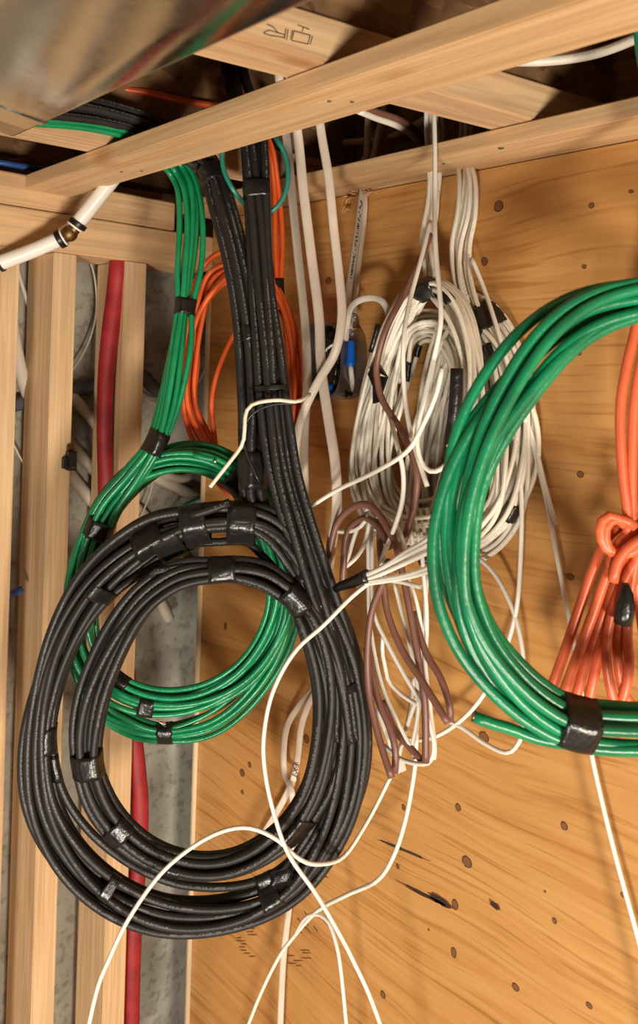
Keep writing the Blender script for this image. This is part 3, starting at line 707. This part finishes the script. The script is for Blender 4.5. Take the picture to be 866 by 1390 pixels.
cable('teal_loop', pd(0.96, [(360, 170, 1.0), (376, 190), (387, 210), (391, 240), (386, 265), (374, 283), (362, 289)]), 0.003, 'teal_jacket', label='dark teal cable curving over the orange cables below the strapping board', cat='cable')

# ================================================================== FLAT WHITE CABLES
def flat(name, cp, wx, wy, mat, label, parent=None):
    return cable(name, cp, 0.004, mat, parent, label=label, cat='flat cable', group='flat white cables on the plywood', rx=wx, ry=wy, seg=14, power=2.6)
FG = None
flat('flat_cable', pw(0.10, [(372, 40, 0.16), (382, 130, 0.14), (390, 195), (397, 270), (405, 350), (414, 440), (417, 520), (413, 590), (413, 650), (420, 720, 0.05), (424, 790, 0.04), (428, 850, .04)]), 0.0058, 0.003, 'flat_jacket', 'leftmost of three flat white cables hanging beside the orange cables')
flat('flat_cable', pw(0.12, [(388, 40, 0.16), (396, 120, 0.14), (405, 190), (412, 260), (423, 350), (433, 430), (436, 500), (446, 570), (455, 630), (457, 690), (450, 740), (444, 790, 0.06)]), 0.0062, 0.003, 'flat_jacket', 'middle flat white cable of three, crossing the metal box and hanging straight')
flat('flat_cable', pw(0.13, [(424, 40, 0.16), (429, 120, 0.14), (436, 180), (446, 240), (453, 310), (461, 380), (464, 430), (455, 478), (432, 518), (412, 560), (402, 605), (404, 650), (413, 690), (422, 735, 0.08), (428, 790, 0.06)]), 0.0054, 0.003, 'flat_jacket', 'rightmost flat white cable of three, bending left across the metal box')
for cp, lab in [([(436, 880), (430, 925), (408, 955), (390, 985), (385, 1020), (387, 1050), (396, 1075, 0.03), (398, 1110), (396, 1160), (394, 1215), (389, 1260), (384, 1310), (380, 1400), (376, 1500), (374, 1850)], 'flat cream cable showing inside the black coil, left strand'),
                ([(440, 870), (433, 925), (417, 960), (408, 990), (405, 1020), (399, 1055), (388, 1080), (374, 1105), (356, 1135), (340, 1170)], 'flat cream cable marked EXT inside the black coil')]:
    flat('flat_cable', pw(0.02, cp), 0.0046, 0.0026, 'flat_jacket', lab)
# EXT written along the second one
def ext_text():
    cu = bpy.data.curves.new('ext', 'FONT'); cu.body = 'EXT'; cu.size = 0.0125; cu.extrude = 0.0002; cu.align_x = 'CENTER'; cu.align_y = 'CENTER'
    t = bpy.data.objects.new('ext', cu); COL.objects.link(t); dg = bpy.context.evaluated_depsgraph_get()
    me = bpy.data.meshes.new_from_object(t.evaluated_get(dg)); bpy.data.objects.remove(t); me.materials.clear()
    o = link('cable_marking', me, 'ink'); me.name = 'cable_marking'
    p = Wp(400.5, 1046, 0.0245); q = Wp(404, 1022, 0.0245)
    xd = (p - q).normalized(); zd = Vector((0.35, -0.93, 0)).normalized(); zd = (zd - xd * zd.dot(xd)).normalized(); yd = zd.cross(xd)
    o.matrix_world = Matrix(((xd.x, yd.x, zd.x, p.x), (xd.y, yd.y, zd.y, p.y), (xd.z, yd.z, zd.z, p.z), (0, 0, 0, 1)))
    h = [c for c in bpy.data.objects if c.get('label', '').startswith('flat cream cable marked')][0]
    o.parent = h; o.matrix_parent_inverse = h.matrix_world.inverted()
ext_text()

# ================================================================== METAL BOX
def metal_box():
    c0 = Wp(468, 491, 0.0); d = (c0 - EYE).dot(FW); k = d / F
    rt = empty('metal_box', c0, 'open grey metal junction box with blue wire nuts on the plywood', 'junction box')
    a, b, dep = 0.043, 0.052, 0.048; seg = 40
    bm = bmesh.new(); rings = []
    def sup(t, e=3.0):
        c, s = math.cos(t), math.sin(t); return math.copysign(abs(c) ** (2 / e), c), math.copysign(abs(s) ** (2 / e), s)
    for (k_, y) in [(0.10, -0.001), (0.98, -0.001), (1.0, -0.001), (1.0, -dep), (0.94, -dep), (0.94, -0.004), (0.05, -0.004)]:
        ring = []
        for j in range(seg):
            x_, z_ = sup(2 * math.pi * j / seg); ring.append(bm.verts.new((x_ * a * k_, y, z_ * b * k_)))
        rings.append(ring)
    for r1, r2 in zip(rings, rings[1:]):
        for j in range(seg): bm.faces.new((r1[j], r1[(j + 1) % seg], r2[(j + 1) % seg], r2[j]))
    bm.faces.new(rings[-1]); bm.faces.new(list(reversed(rings[0])))
    o = link('box_shell', bm_mesh(bm, 'box_shell'), 'galvanised'); o.matrix_world = Matrix.Translation(c0); o.parent = rt; o.matrix_parent_inverse = rt.matrix_world.inverted()
    def q(x, y, off): return Wp(x, y, off)
    for x, y0, y1, of in [(477, 462, 496, 0.036), (459, 468, 488, 0.030), (449, 522, 538, 0.034)]:
        n = cable('wire_nut', [q(x, y0, of), q(x, (y0 + y1) / 2, of), q(x - 1, y1, of)], 0.006, 'wire_nut', rt, seg=10, step=0.003, rfun=lambda t: 0.75 + 0.35 * t)
    cable('wire_stub', [q(476, 495, 0.034), q(477, 508, 0.034), q(478, 520, 0.026), q(476, 533, 0.016)], 0.0036, 'bright_jacket', rt)
    for pts in [[(472, 462, .036), (466, 480, .034), (462, 505, .030), (458, 530, .026)], [(470, 460, .03), (460, 485, .034), (455, 510, .034), (452, 528, .030)], [(474, 470, .03), (470, 500, .036), (466, 528, .030), (478, 536, .02)],
                [(446, 470, .03), (452, 500, .034), (462, 530, .034), (472, 538, .028)], [(444, 460, .034), (452, 462, .036), (462, 470, .03)], [(450, 475, .032), (458, 498, .036), (464, 520, .036), (470, 536, .03)]]:
        cable('black_conductor', [q(*p) for p in pts], 0.0030, 'black_wire', rt)
    for pts in [[(470, 500, .03), (470, 515, .03), (473, 530, .02)], [(440, 478, .03), (448, 470, .034), (456, 466, .03)]]:
        cable('white_conductor', [q(*p) for p in pts], 0.0018, 'bright_jacket', rt)
    box('box_plate', c0.x - 0.035, c0.x - 0.004, YP - 0.020, YP - 0.018, c0.z + 0.015, c0.z + 0.042, 'black_plastic', rt, bev=0.0005)
    cable('clamp', [q(470, 428, 0.046), q(480, 428, 0.046), q(484, 432, 0.046)], 0.003, 'galvanised', rt, seg=8, step=0.003)
    cable('clamp_screw', [q(479, 449, 0.046), q(479, 455, 0.048)], 0.0032, 'steel_fleck', rt, seg=10, step=0.002)
metal_box()
flat('box_feed_cable', pw(0.012, [(494, 215, -0.05), (492, 256, 0.006), (487, 300, 0.014), (481, 345, 0.02), (474, 392, 0.03), (471, 425, 0.045), (470, 450, 0.045), (469, 464, 0.036)]), 0.0043, 0.0026, 'flat_jacket_printed', 'printed white cable coming from a hole and entering the metal box')
flat('box_feed_cable', pw(0.010, [(497, 215, -0.05), (496, 258, 0.004), (494, 300), (488, 350), (483, 400, 0.015), (481, 430, 0.03), (479, 446, 0.036)]), 0.0037, 0.0026, 'flat_jacket', 'plain white cable right beside the printed one above the metal box')
flat('box_loop_cable', pw(0.05, [(468, 470, 0.034), (471, 445, 0.045), (475, 420, 0.052), (487, 408, 0.055), (505, 404, 0.055), (519, 409, 0.055), (527, 424, 0.05), (533, 450, 0.03), (540, 490, 0.016), (545, 520, 0.012)]), 0.0043, 0.0028, 'bright_jacket', 'white cable arching out of the metal box top into the white coil')
# splintered wood where the cables come through
def splinters(x, y, n, label, sp=12, seed=1):
    r = random.Random(seed); c = Wp(x, y, 0.002); rt = empty('splintered_hole', c, label, 'wood splinters')
    for k in range(n):
        a = r.uniform(0, 6.28); x0, y0 = x + r.uniform(-sp * .5, sp * .5), y + r.uniform(-4, 4)
        L = r.uniform(6, 14)
        cable('splinter', pw(0.004, [(x0, y0), (x0 + L * .5 * math.cos(a) + r.uniform(-2, 2), y0 + L * .4 * math.sin(a), 0.010), (x0 + L * math.cos(a), y0 + abs(L * .7 * math.sin(a)) - 3, 0.012)]), 0.0014, 'splinter', rt, seg=4, rfun=lambda t: 1.2 - 0.9 * t)
splinters(494, 259, 22, 'frayed wood splinters round the cable hole above the metal box', 20, 4)
splinters(476, 270, 8, 'small curl of splintered wood left of the frayed hole', 8, 5)
splinters(472, 284, 5, 'lowest tiny shred of wood hanging left of the printed cable', 6, 6)
splinters(633, 222, 12, 'wood splinters round the hole of the right white cable bunch', 22, 8)

# ================================================================== WHITE COILS
RW = random.Random(5)
def loops(rt, L, n, r, mat, wn, wb, off, seed, wander=0.8, waves=2, tw=0, pinch=()):
    cp = pw(off, L)
    return strands(rt, cp, n, r, mat, wn, wb, closed=True, rnd=random.Random(seed), wander=wander, waves=waves, step=0.010, seg=7, twist=tw, pinch=pinch)
def white_upper():
    T = pw(0.03, [(588, 60, 0.03), (590, 150, 0.03), (591, 215, 0.02), (588, 270, 0.02), (582, 320, 0.03), (586, 355, 0.045), (590, 388, 0.06)])
    L = [(590, 388), (556, 406), (530, 452), (509, 515), (494, 580), (488, 640), (502, 690), (535, 726), (578, 738), (612, 705), (630, 640), (640, 560), (642, 490), (624, 420)]
    L2 = [(588, 390), (560, 412), (538, 460), (520, 520), (508, 580), (507, 640), (524, 690), (555, 718), (590, 715), (615, 660), (628, 590), (634, 520), (628, 460), (610, 410)]
    rt = empty('white_cable_coil', low(pw(0.05, L)), 'front white cable coil with taped top and a brown wire through it', 'cable coil')
    PT = strands(rt, T, 6, 0.0029, 'white_jacket', 0.0085, 0.006, rnd=RW, wander=0.8, seg=7)
    PL = loops(rt, L, 13, 0.0029, 'white_jacket', 0.0135, 0.012, 0.065, 101, wander=0.8, pinch=[(582, 390, 0.7)])
    loops(rt, L2, 9, 0.0029, 'white_jacket', 0.0125, 0.010, 0.050, 102, wander=1.0, pinch=[(585, 390, 0.6)])
    tape(rt, PL, (582, 390), 0.030)
    # dangling tape tail, taped side runs
    cable('tape_tail', pw(0.082, [(598, 396), (606, 402), (612, 410)]), 0.005, 'tape', rt, rx=0.0065, ry=0.001, seg=6)
    P2 = spline(pw(0.085, [(620, 500), (619, 530), (616, 565), (613, 590), (609, 630)]))
    cable('tape_strip', P2, 0.005, 'tape', rt, rx=0.0068, ry=0.004, seg=10, raw=True)
    cable('bare_patch', pw(0.0905, [(617, 596), (612, 603), (608, 607)]), 0.002, 'bright_jacket', rt, rx=0.003, ry=0.0012, seg=8)
    # folded diamond of tape on the left side
    sheet('tape_fold', [Wp(x, y, 0.088) for x, y in [(511, 488), (500, 508), (506, 514), (516, 506), (526, 512)]], 0.004, 'tape', rt)
    sheet('tape_fold', [Wp(x, y, 0.080) for x, y in [(500, 508), (526, 512), (520, 530), (515, 546), (507, 548), (507, 525)]], 0.003, 'tape', rt)
    cable('tape_sliver', pw(0.083, [(513, 440), (509, 458), (503, 478)]), 0.003, 'tape', rt, rx=0.003, ry=0.0015, seg=6)
white_upper()
def white_inner():
    L = [(558, 450), (536, 478), (523, 525), (514, 585), (512, 645), (526, 698), (562, 730), (612, 715), (638, 650), (642, 570), (632, 490), (600, 450)]
    rt = empty('inner_white_cable_coil', low(pw(0.03, L)), 'cream cable coil hanging inside the front white coil', 'cable coil')
    loops(rt, L, 17, 0.0029, 'cream_jacket', 0.017, 0.011, 0.030, 111, wander=0.85)
    P = loops(rt, [(560, 452), (542, 490), (530, 550), (524, 615), (534, 675), (570, 700), (612, 680), (634, 600), (630, 520), (600, 456)], 5, 0.0029, 'white_jacket', 0.014, 0.008, 0.042, 112, wander=1.0)
    tape(rt, P, (562, 478), 0.018, 7); tape(rt, P, (548, 505), 0.024, 6)
white_inner()
def white_right():
    T = pw(0.02, [(634, 40, -0.05), (634, 150, -0.03), (634, 216, 0.0), (637, 250, 0.018), (633, 290, 0.02), (625, 330, 0.02), (627, 370, 0.022), (638, 410, 0.03), (652, 440, 0.03)])
    L = [(640, 425), (668, 452), (692, 505), (704, 570), (703, 635), (688, 690), (655, 728), (615, 742), (580, 715), (572, 650), (585, 570), (606, 490), (622, 440)]
    rt = empty('right_white_cable_coil', low(pw(0.03, L)), 'white cable coil on the right, partly behind the near green coil', 'cable coil')
    PT = strands(rt, T, 7, 0.0030, 'white_jacket', 0.0105, 0.007, rnd=RW, wander=0.6, seg=7)
    PL = loops(rt, L, 20, 0.0029, 'white_jacket', 0.021, 0.011, 0.026, 121, wander=0.7)
    loops(rt, [(x - 8 if x > 640 else x, y - 8 if y > 600 else y) for x, y in L], 8, 0.0029, 'cream_jacket', 0.018, 0.008, 0.018, 122, wander=0.9)
    tape(rt, PL, (652, 440), 0.034); tape(rt, PL, (660, 482), 0.022, 10); tape(rt, PL, (697, 700), 0.020, 8)
white_right()

# ================================================================== LOOSE WIRES
def wires(mat, r, items, cat='wire', seg=7, name='loose_wire', group=None):
    for off, pts, lab in items:
        cable(name, pw(off, pts), r, mat, label=lab, cat=cat, seg=seg, group=group or ('brown wires among the white coils' if mat.startswith('brown') else 'loose white wires around the coils'))
wires('bright_jacket', 0.0027, [
    (0.13, [(587, 100, 0.06), (590, 185, 0.08), (590, 260, 0.10), (591, 330), (597, 400), (598, 440), (588, 490), (576, 540), (566, 590), (571, 625), (585, 640), (603, 634), (612, 622)], 'single white wire hanging in front of the taped coil top'),
    (0.12, [(584, 300, 0.06), (572, 350, 0.08), (556, 410, 0.10), (548, 460), (548, 520), (556, 580), (570, 630), (580, 660)], 'white wire looping down the middle of the front white coil'),
    (0.14, [(424, 686), (460, 664), (510, 640), (553, 612), (575, 575), (592, 535), (600, 500)], 'white wire slanting across from flat cables into the white coil'),
    (0.13, [(528, 560, 0.09), (538, 600), (547, 640), (546, 680), (534, 720), (520, 755), (516, 780)], 'white wire hanging beside the long brown wire'),
], cat='wire')
wires('brown_jacket', 0.0040, [
    (0.10, [(584, 318, 0.045), (572, 350, 0.06), (545, 405, 0.09), (525, 445), (512, 490), (512, 515), (520, 545), (545, 585), (562, 625), (566, 660), (558, 705), (545, 745), (535, 775)], 'long brown wire winding down through the front white coil'),
    (0.13, [(546, 755), (530, 725), (512, 695), (495, 684), (474, 692), (457, 712), (449, 745), (444, 775)], 'upper brown wire hoop left of the tied white tails'),
    (0.125, [(530, 745), (516, 720), (500, 704), (484, 708), (471, 725), (467, 760), (465, 800)], 'lower brown wire hoop left of the tied white tails'),
    (0.13, [(528, 760), (520, 790), (505, 830), (499, 880), (500, 930), (508, 975), (520, 1020), (532, 1056)], 'leftmost brown wire tail hanging straight beside black coil'),
    (0.12, [(517, 705), (516, 740), (520, 780), (526, 830), (545, 880), (570, 920), (592, 955), (608, 981)], 'brown wire tail slanting down right across the others'),
    (0.11, [(530, 715), (540, 750), (551, 800), (560, 850), (570, 905), (577, 960), (578, 1035)], 'brown wire tail hanging straight in the middle of the tails'),
    (0.10, [(560, 830), (578, 885), (598, 920), (610, 955), (611, 978)], 'brown wire bowed to the right of the tails'),
    (0.115, [(498, 880), (512, 945), (530, 990), (537, 1020), (536, 1048)], 'short brown wire tail beside leftmost brown tail'),
    (0.10, [(520, 950), (534, 988), (556, 1014), (574, 1034)], 'lowest short brown wire slanting near the tail ends'),
])
wires('bright_jacket', 0.0026, [
    (0.08, [(580, 780), (574, 860), (568, 940), (565, 1010), (562, 1050), (551, 1110), (535, 1160), (512, 1195), (470, 1215), (430, 1237), (398, 1272), (375, 1305), (345, 1370), (320, 1450), (300, 1600), (300, 1850)], 'white wire curving from the tails to the bottom left of plywood'),
    (0.08, [(400, 1270), (415, 1246), (432, 1241), (446, 1252), (455, 1276), (461, 1305), (468, 1370), (474, 1450), (478, 1600), (470, 1850)], 'short white wire hooked near the bottom edge'),
    (0.02, [(640, 350, 0.03), (658, 395, 0.03), (676, 450, 0.04), (700, 530, 0.04), (722, 600), (742, 680), (757, 760), (776, 860), (792, 960), (806, 1040), (832, 1150), (862, 1260), (890, 1370), (905, 1450), (925, 1600), (935, 1850)], 'long straight white wire running down the right of plywood'),
    (0.02, [(700, 540, 0.04), (722, 590), (735, 640), (748, 690), (756, 712)], 'short white wire ending beside the long straight one'),
    (0.03, [(703, 620), (708, 680), (707, 750), (702, 820), (690, 870), (672, 915), (645, 958), (612, 988), (580, 1003), (552, 1002), (535, 985), (527, 972)], 'white wire hoop hanging from the right coil behind green cable'),
    (0.03, [(620, 748), (645, 755), (672, 780), (695, 825), (708, 875), (712, 930), (710, 990), (698, 1016), (683, 1021), (655, 1007), (628, 988), (608, 979)], 'white wire bulging right then hooking back under the green coil'),
])
cable('loose_wire', pd(0.86, [(600, 735), (560, 752), (520, 778), (480, 808), (440, 848), (400, 885), (370, 940), (358, 1000), (360, 1050), (372, 1105), (392, 1160), (430, 1215), (462, 1270), (480, 1305), (505, 1360), (530, 1440), (560, 1600), (570, 1850)]), 0.0024, 'bright_jacket', label='long white wire sweeping in front of the black coil to the bottom', cat='wire', group='loose white wires around the coils')
cable('loose_wire', pd(0.865, [(80, 1850), (88, 1600), (110, 1450), (130, 1350), (148, 1302), (176, 1245), (222, 1182), (280, 1138), (330, 1123), (372, 1137), (405, 1165), (432, 1173, 0.88), (466, 1163, 0.91), (496, 1120, 0.93), (520, 1075, 0.94), (540, 1030, 0.94), (555, 970, 0.93), (562, 920, 0.93)]), 0.0024, 'bright_jacket', label='white wire crossing the black coil from lower left to the tails', cat='wire', group='loose white wires around the coils')
# tails gathered below the coils, with the black taped end
def tails():
    rt = empty('taped_wire_bunch', Wp(460, 800, 0.15), 'bunch of white wires bound in black tape pointing at black coil', 'wire bunch')
    for k, pts in enumerate([[(480, 788), (505, 778), (545, 757), (590, 733), (625, 700)], [(480, 791), (510, 782), (555, 762), (600, 740), (640, 715)], [(482, 786), (520, 770), (550, 750), (585, 728), (610, 690)],
                             [(482, 792), (520, 787), (555, 780), (590, 768), (625, 755)], [(485, 794), (520, 789), (560, 782), (600, 770), (640, 757)]]):
        cable('wire', pw(0.155, pts), 0.0027, 'bright_jacket', rt, seg=7)
    cable('tape_sleeve', pw(0.155, [(455, 800), (462, 796), (480, 790), (500, 782)]), 0.005, 'tape', rt, rx=0.0075, ry=0.006, seg=12, rfun=lambda t: 0.6 + 0.5 * t)
tails()
wires('bright_jacket', 0.0025, [
    (0.15, [(484, 795), (500, 788), (515, 782)], 'stub of white wire just under the black taped sleeve'),
    (0.15, [(527, 788), (545, 790), (571, 797)], 'short cut white wire end pointing right below the bunch'),
    (0.10, [(499, 705), (500, 760), (501, 830), (508, 885), (520, 935), (540, 980), (558, 1015), (564, 1030)], 'leftmost long white wire tail under the coils'),
    (0.105, [(505, 710), (505, 770), (507, 830), (524, 870), (548, 915), (572, 955), (584, 985), (589, 1015), (582, 1035), (562, 1036), (540, 1028), (522, 1012)], 'white wire tail hooked back at its lower end'),
    (0.10, [(535, 790), (545, 830), (556, 875), (564, 910), (568, 960), (560, 1010)], 'thin white wire tail in the middle, falling straight'),
    (0.095, [(552, 780), (566, 820), (574, 870), (579, 920), (585, 970), (590, 1010), (589, 1030)], 'white wire tail on the right side of the tails'),
    (0.09, [(572, 740), (575, 780), (579, 830), (578, 880), (570, 930), (556, 975), (545, 1010), (541, 1030)], 'white wire tail crossing behind to lower left'),
    (0.10, [(520, 860), (519, 885), (523, 905), (528, 925), (548, 945), (570, 958)], 'curly white wire tail with twisted end'),
    (0.12, [(500, 690), (490, 705), (478, 738), (471, 765)], 'short white wire curving left beside brown hoops'),
    (0.12, [(502, 705), (496, 735), (485, 755), (470, 769)], 'short bent white wire below the brown hoops'),
    (0.125, [(500, 700), (488, 716), (470, 722), (453, 720)], 'white wire stub pointing left over the brown hoops'),
    (0.12, [(505, 712), (512, 702), (525, 702), (535, 712), (545, 735)], 'white wire knotted around the tails, upper loop'),
    (0.12, [(510, 720), (514, 708), (530, 706), (542, 720), (550, 745)], 'white wire knotted around the tails, lower loop'),
    (0.09, [(512, 960), (520, 985), (528, 1005), (533, 1025)], 'short white wire between the two left brown tails'),
])
# flattened end of one white tail
tag(sheet('tail_tag', [Wp(x, y, 0.10) for x, y in [(541, 1028), (547, 1029), (551, 1046), (541, 1050)]], 0.0015, 'paper'), 'small white paper tag at the bottom of the wire tails', 'tag')
# wrapped coil of wire at bundle neck
def neck():
    rt = empty('wire_wrap', Wp(565, 740, 0.05), 'white wires wrapped round the bottom of the white coils', 'wire bunch'); r = random.Random(9)
    for k in range(9):
        y = 700 + 5 * k
        cable('wire', pw(0.085, [(520 + r.uniform(-8, 8), y - 14, 0.06), (545, y + 2 + r.uniform(-4, 4)), (575, y + 6 + r.uniform(-5, 5), 0.09), (605, y - 6, 0.085), (632 + r.uniform(-6, 6), y - 30, 0.06)]), 0.0027, 'cream_jacket', rt, seg=7)
    for k in range(5):
        x = 548 + 9 * k
        cable('wire', pw(0.092, [(x - 4, 690 + r.uniform(-6, 6), 0.075), (x, 715), (x + 3, 735), (x + r.uniform(-4, 8), 758, 0.07)]), 0.0027, 'cream_jacket', rt, seg=7)
    P = spline(pw(0.06, [(572, 745), (575, 755), (578, 765)])); cable('tape_band', P, 0.008, 'tape', rt, seg=12, raw=True)
neck()

# ================================================================== NEAR GREEN COIL, RIGHT
def green_right():
    C = [(900, 408), (850, 410), (792, 431), (742, 470), (697, 527), (658, 594), (634, 665), (625, 735), (628, 800), (646, 860), (678, 912), (722, 958), (775, 988), (840, 997), (900, 992), (990, 955), (1075, 880), (1120, 780), (1125, 660), (1085, 540), (1010, 455)]
    d0 = 0.66
    rt = empty('near_green_cable_coil', low(pd(d0, C)), 'thick green cable coil in the foreground at the right edge', 'cable coil')
    r = random.Random(77); base = spline(pd(d0, C), True, 0.009); fr = frames(base, True); m = len(base)
    def sp(y_, x_):          # half width in px round the ring: loose on the left side, tight at the bottom tape
        if x_ < 700 and y_ < 800: return 41
        if y_ > 930: return 25
        return 21
    n = 11; QS = []
    hw = [0] * m
    raw = []
    for p in base:
        x_, y_ = px(p); raw.append(sp(y_, x_) * d0 / F)
    for i in range(m): hw[i] = sum(raw[(i + k) % m] for k in range(-14, 15)) / 29.0
    for i in range(n):
        a0 = -1 + 2 * (i + 0.5) / n; b0 = math.sin(i * 2.4) * 0.9
        p1, p2, p3 = r.uniform(0, 6.28), r.uniform(0, 6.28), r.uniform(0, 6.28)
        Q = []; QS.append(Q)
        for k in range(m):
            t = k / m; _, s, b = fr[k]
            a = a0 + 0.34 * math.sin(6.283 * t * 2 + p1) + 0.16 * math.sin(6.283 * t * 3 + p2); bb = b0 + 0.5 * math.sin(6.283 * t + p3)
            Q.append(base[k] + s * (a * hw[k]) + b * (bb * 0.012))
        cable('cable', Q, 0.0048, 'green_jacket_near', rt, closed=True, raw=True, seg=12)
    cable('cable', pd(0.655, [(643, 972), (665, 981), (695, 990), (730, 1003), (770, 1010)]), 0.0048, 'green_jacket_near', rt, seg=12)
    cable('cable_tip', pd(0.655, [(641.5, 971.5), (644, 972.3)]), 0.0032, 'copper_tip', rt, step=0.001)
    for k in range(4): cable('cable', pd(0.70, [(872 + 4 * k, -120), (868 + 4 * k, -10), (869 + 4 * k, 60), (885 + 4 * k, 160), (900 + 4 * k, 290), (905 + 4 * k, 400, 0.66)]), 0.0048, 'green_jacket_near', rt, seg=10)
    B = Bundle(); B.P, B.Q, B.r, B.step = base, QS, 0.0048, 0.009
    tape(rt, B, (775, 992), 0.030)
green_right()

# ================================================================== ORANGE CABLES, RIGHT
def orange_right():
    rt = empty('knotted_orange_cable', D(820, 1000, 0.74), 'bundle of orange cables tied in a knot at the right edge', 'cable coil'); d = 0.745
    S = [[(880, 330), (866, 430), (850, 500), (842, 560), (845, 640), (852, 700), (850, 740)], [(890, 380), (874, 470), (862, 540), (858, 620), (858, 690), (860, 735)], [(900, 360), (884, 470), (872, 560), (869, 640), (868, 700), (866, 735)],
         [(905, 420), (892, 520), (882, 620), (878, 690)],
         # hoops of the knot
         [(848, 712), (832, 700), (818, 706), (815, 725), (824, 745), (850, 752), (880, 735), (900, 720)], [(900, 705), (872, 712), (845, 732), (832, 752), (828, 775)], [(905, 722), (878, 728), (852, 744), (838, 764), (832, 790)], [(862, 715), (842, 704), (824, 712), (822, 735), (832, 752)],
         # tails
         [(846, 712), (826, 728), (808, 765), (788, 820), (768, 880), (748, 935), (732, 975), (725, 1000)], [(880, 722), (848, 745), (826, 775), (806, 830), (784, 890), (762, 950), (745, 995)],
         [(886, 735), (858, 752), (838, 785), (815, 840), (795, 900), (778, 960), (768, 1000)], [(892, 745), (866, 760), (846, 795), (826, 850), (808, 910), (796, 970), (792, 1005)],
         [(870, 750), (846, 790), (828, 840), (823, 890), (828, 930), (838, 970), (842, 1000)], [(882, 755), (858, 790), (842, 830), (838, 880), (842, 920), (852, 950), (870, 965), (890, 960)],
         [(858, 745), (862, 790), (872, 850), (876, 910), (872, 970)], [(866, 745), (856, 800), (851, 860), (854, 905), (846, 945), (838, 962)]]
    for k, s in enumerate(S):
        dd = d - (0.012 if 4 <= k < 8 else 0.0) + 0.006 * (k % 3)
        cable('cable', pd(dd, s), 0.0048, 'coral_jacket', rt, seg=12)
    cable('tape_cap', pd(0.728, [(849, 792), (850, 805), (848, 825), (845, 847)]), 0.006, 'tape', rt, seg=12, rfun=lambda t: 0.5 + 1.0 * math.sin(min(1, t * 1.5) * 1.57) if t < 0.7 else 1.5 - 0.6 * (t - 0.7))
orange_right()

# ================================================================== CABLES UP IN THE JOIST SPACE
def cav(name, z, pts, r, mat, label): cable(name, ph(z, pts), r, mat, label=label, cat='cable', seg=10)
cav('orange_cable', 0.335, [(90, 108), (165, 121), (200, 126), (250, 137), (305, 147), (340, 160)], 0.0045, 'orange_jacket', 'orange cable running level in the dark joist space')
cav('blue_cable', 0.272, [(-60, 214), (0, 221), (30, 226), (55, 230), (74, 231), (100, 228)], 0.0045, 'blue_jacket', 'blue cable lying on the top plate at far left')
cav('white_cable', 0.315, [(620, 78), (690, 83), (740, 83), (790, 77), (830, 66), (880, 45)], 0.0050, 'white_jacket', 'thick white cable in the joist space at the upper right')
cav('white_cable', 0.335, [(370, 190), (400, 205), (425, 206), (455, 196), (490, 192), (525, 188), (560, 172), (600, 150)], 0.0055, 'flat_jacket', 'white cable snaking behind the hanging flat cables under the ceiling')
for k, (pts, nm) in enumerate([([(502, 130), (500, 160), (498, 205), (494, 250)], 'left'), ([(526, 125), (518, 165), (508, 210), (500, 255)], 'right')]):
    cable('joist_space_cable', [Hp(pts[0][0], pts[0][1], 0.42)] + pw(-0.02, pts[1:]), 0.0048, 'flat_jacket', label=nm + ' of two pale cables dropping behind the plate', cat='cable')
cav('white_cable', 0.300, [(486, 150), (510, 160), (540, 171), (562, 186), (575, 205)], 0.0042, 'white_jacket', 'white cable curving down beside a brown one at the ceiling')
cav('brown_cable', 0.305, [(490, 143), (512, 152), (545, 164), (568, 180), (582, 200)], 0.0042, 'brown_jacket', 'dark brown cable curving beside a white one at the ceiling')
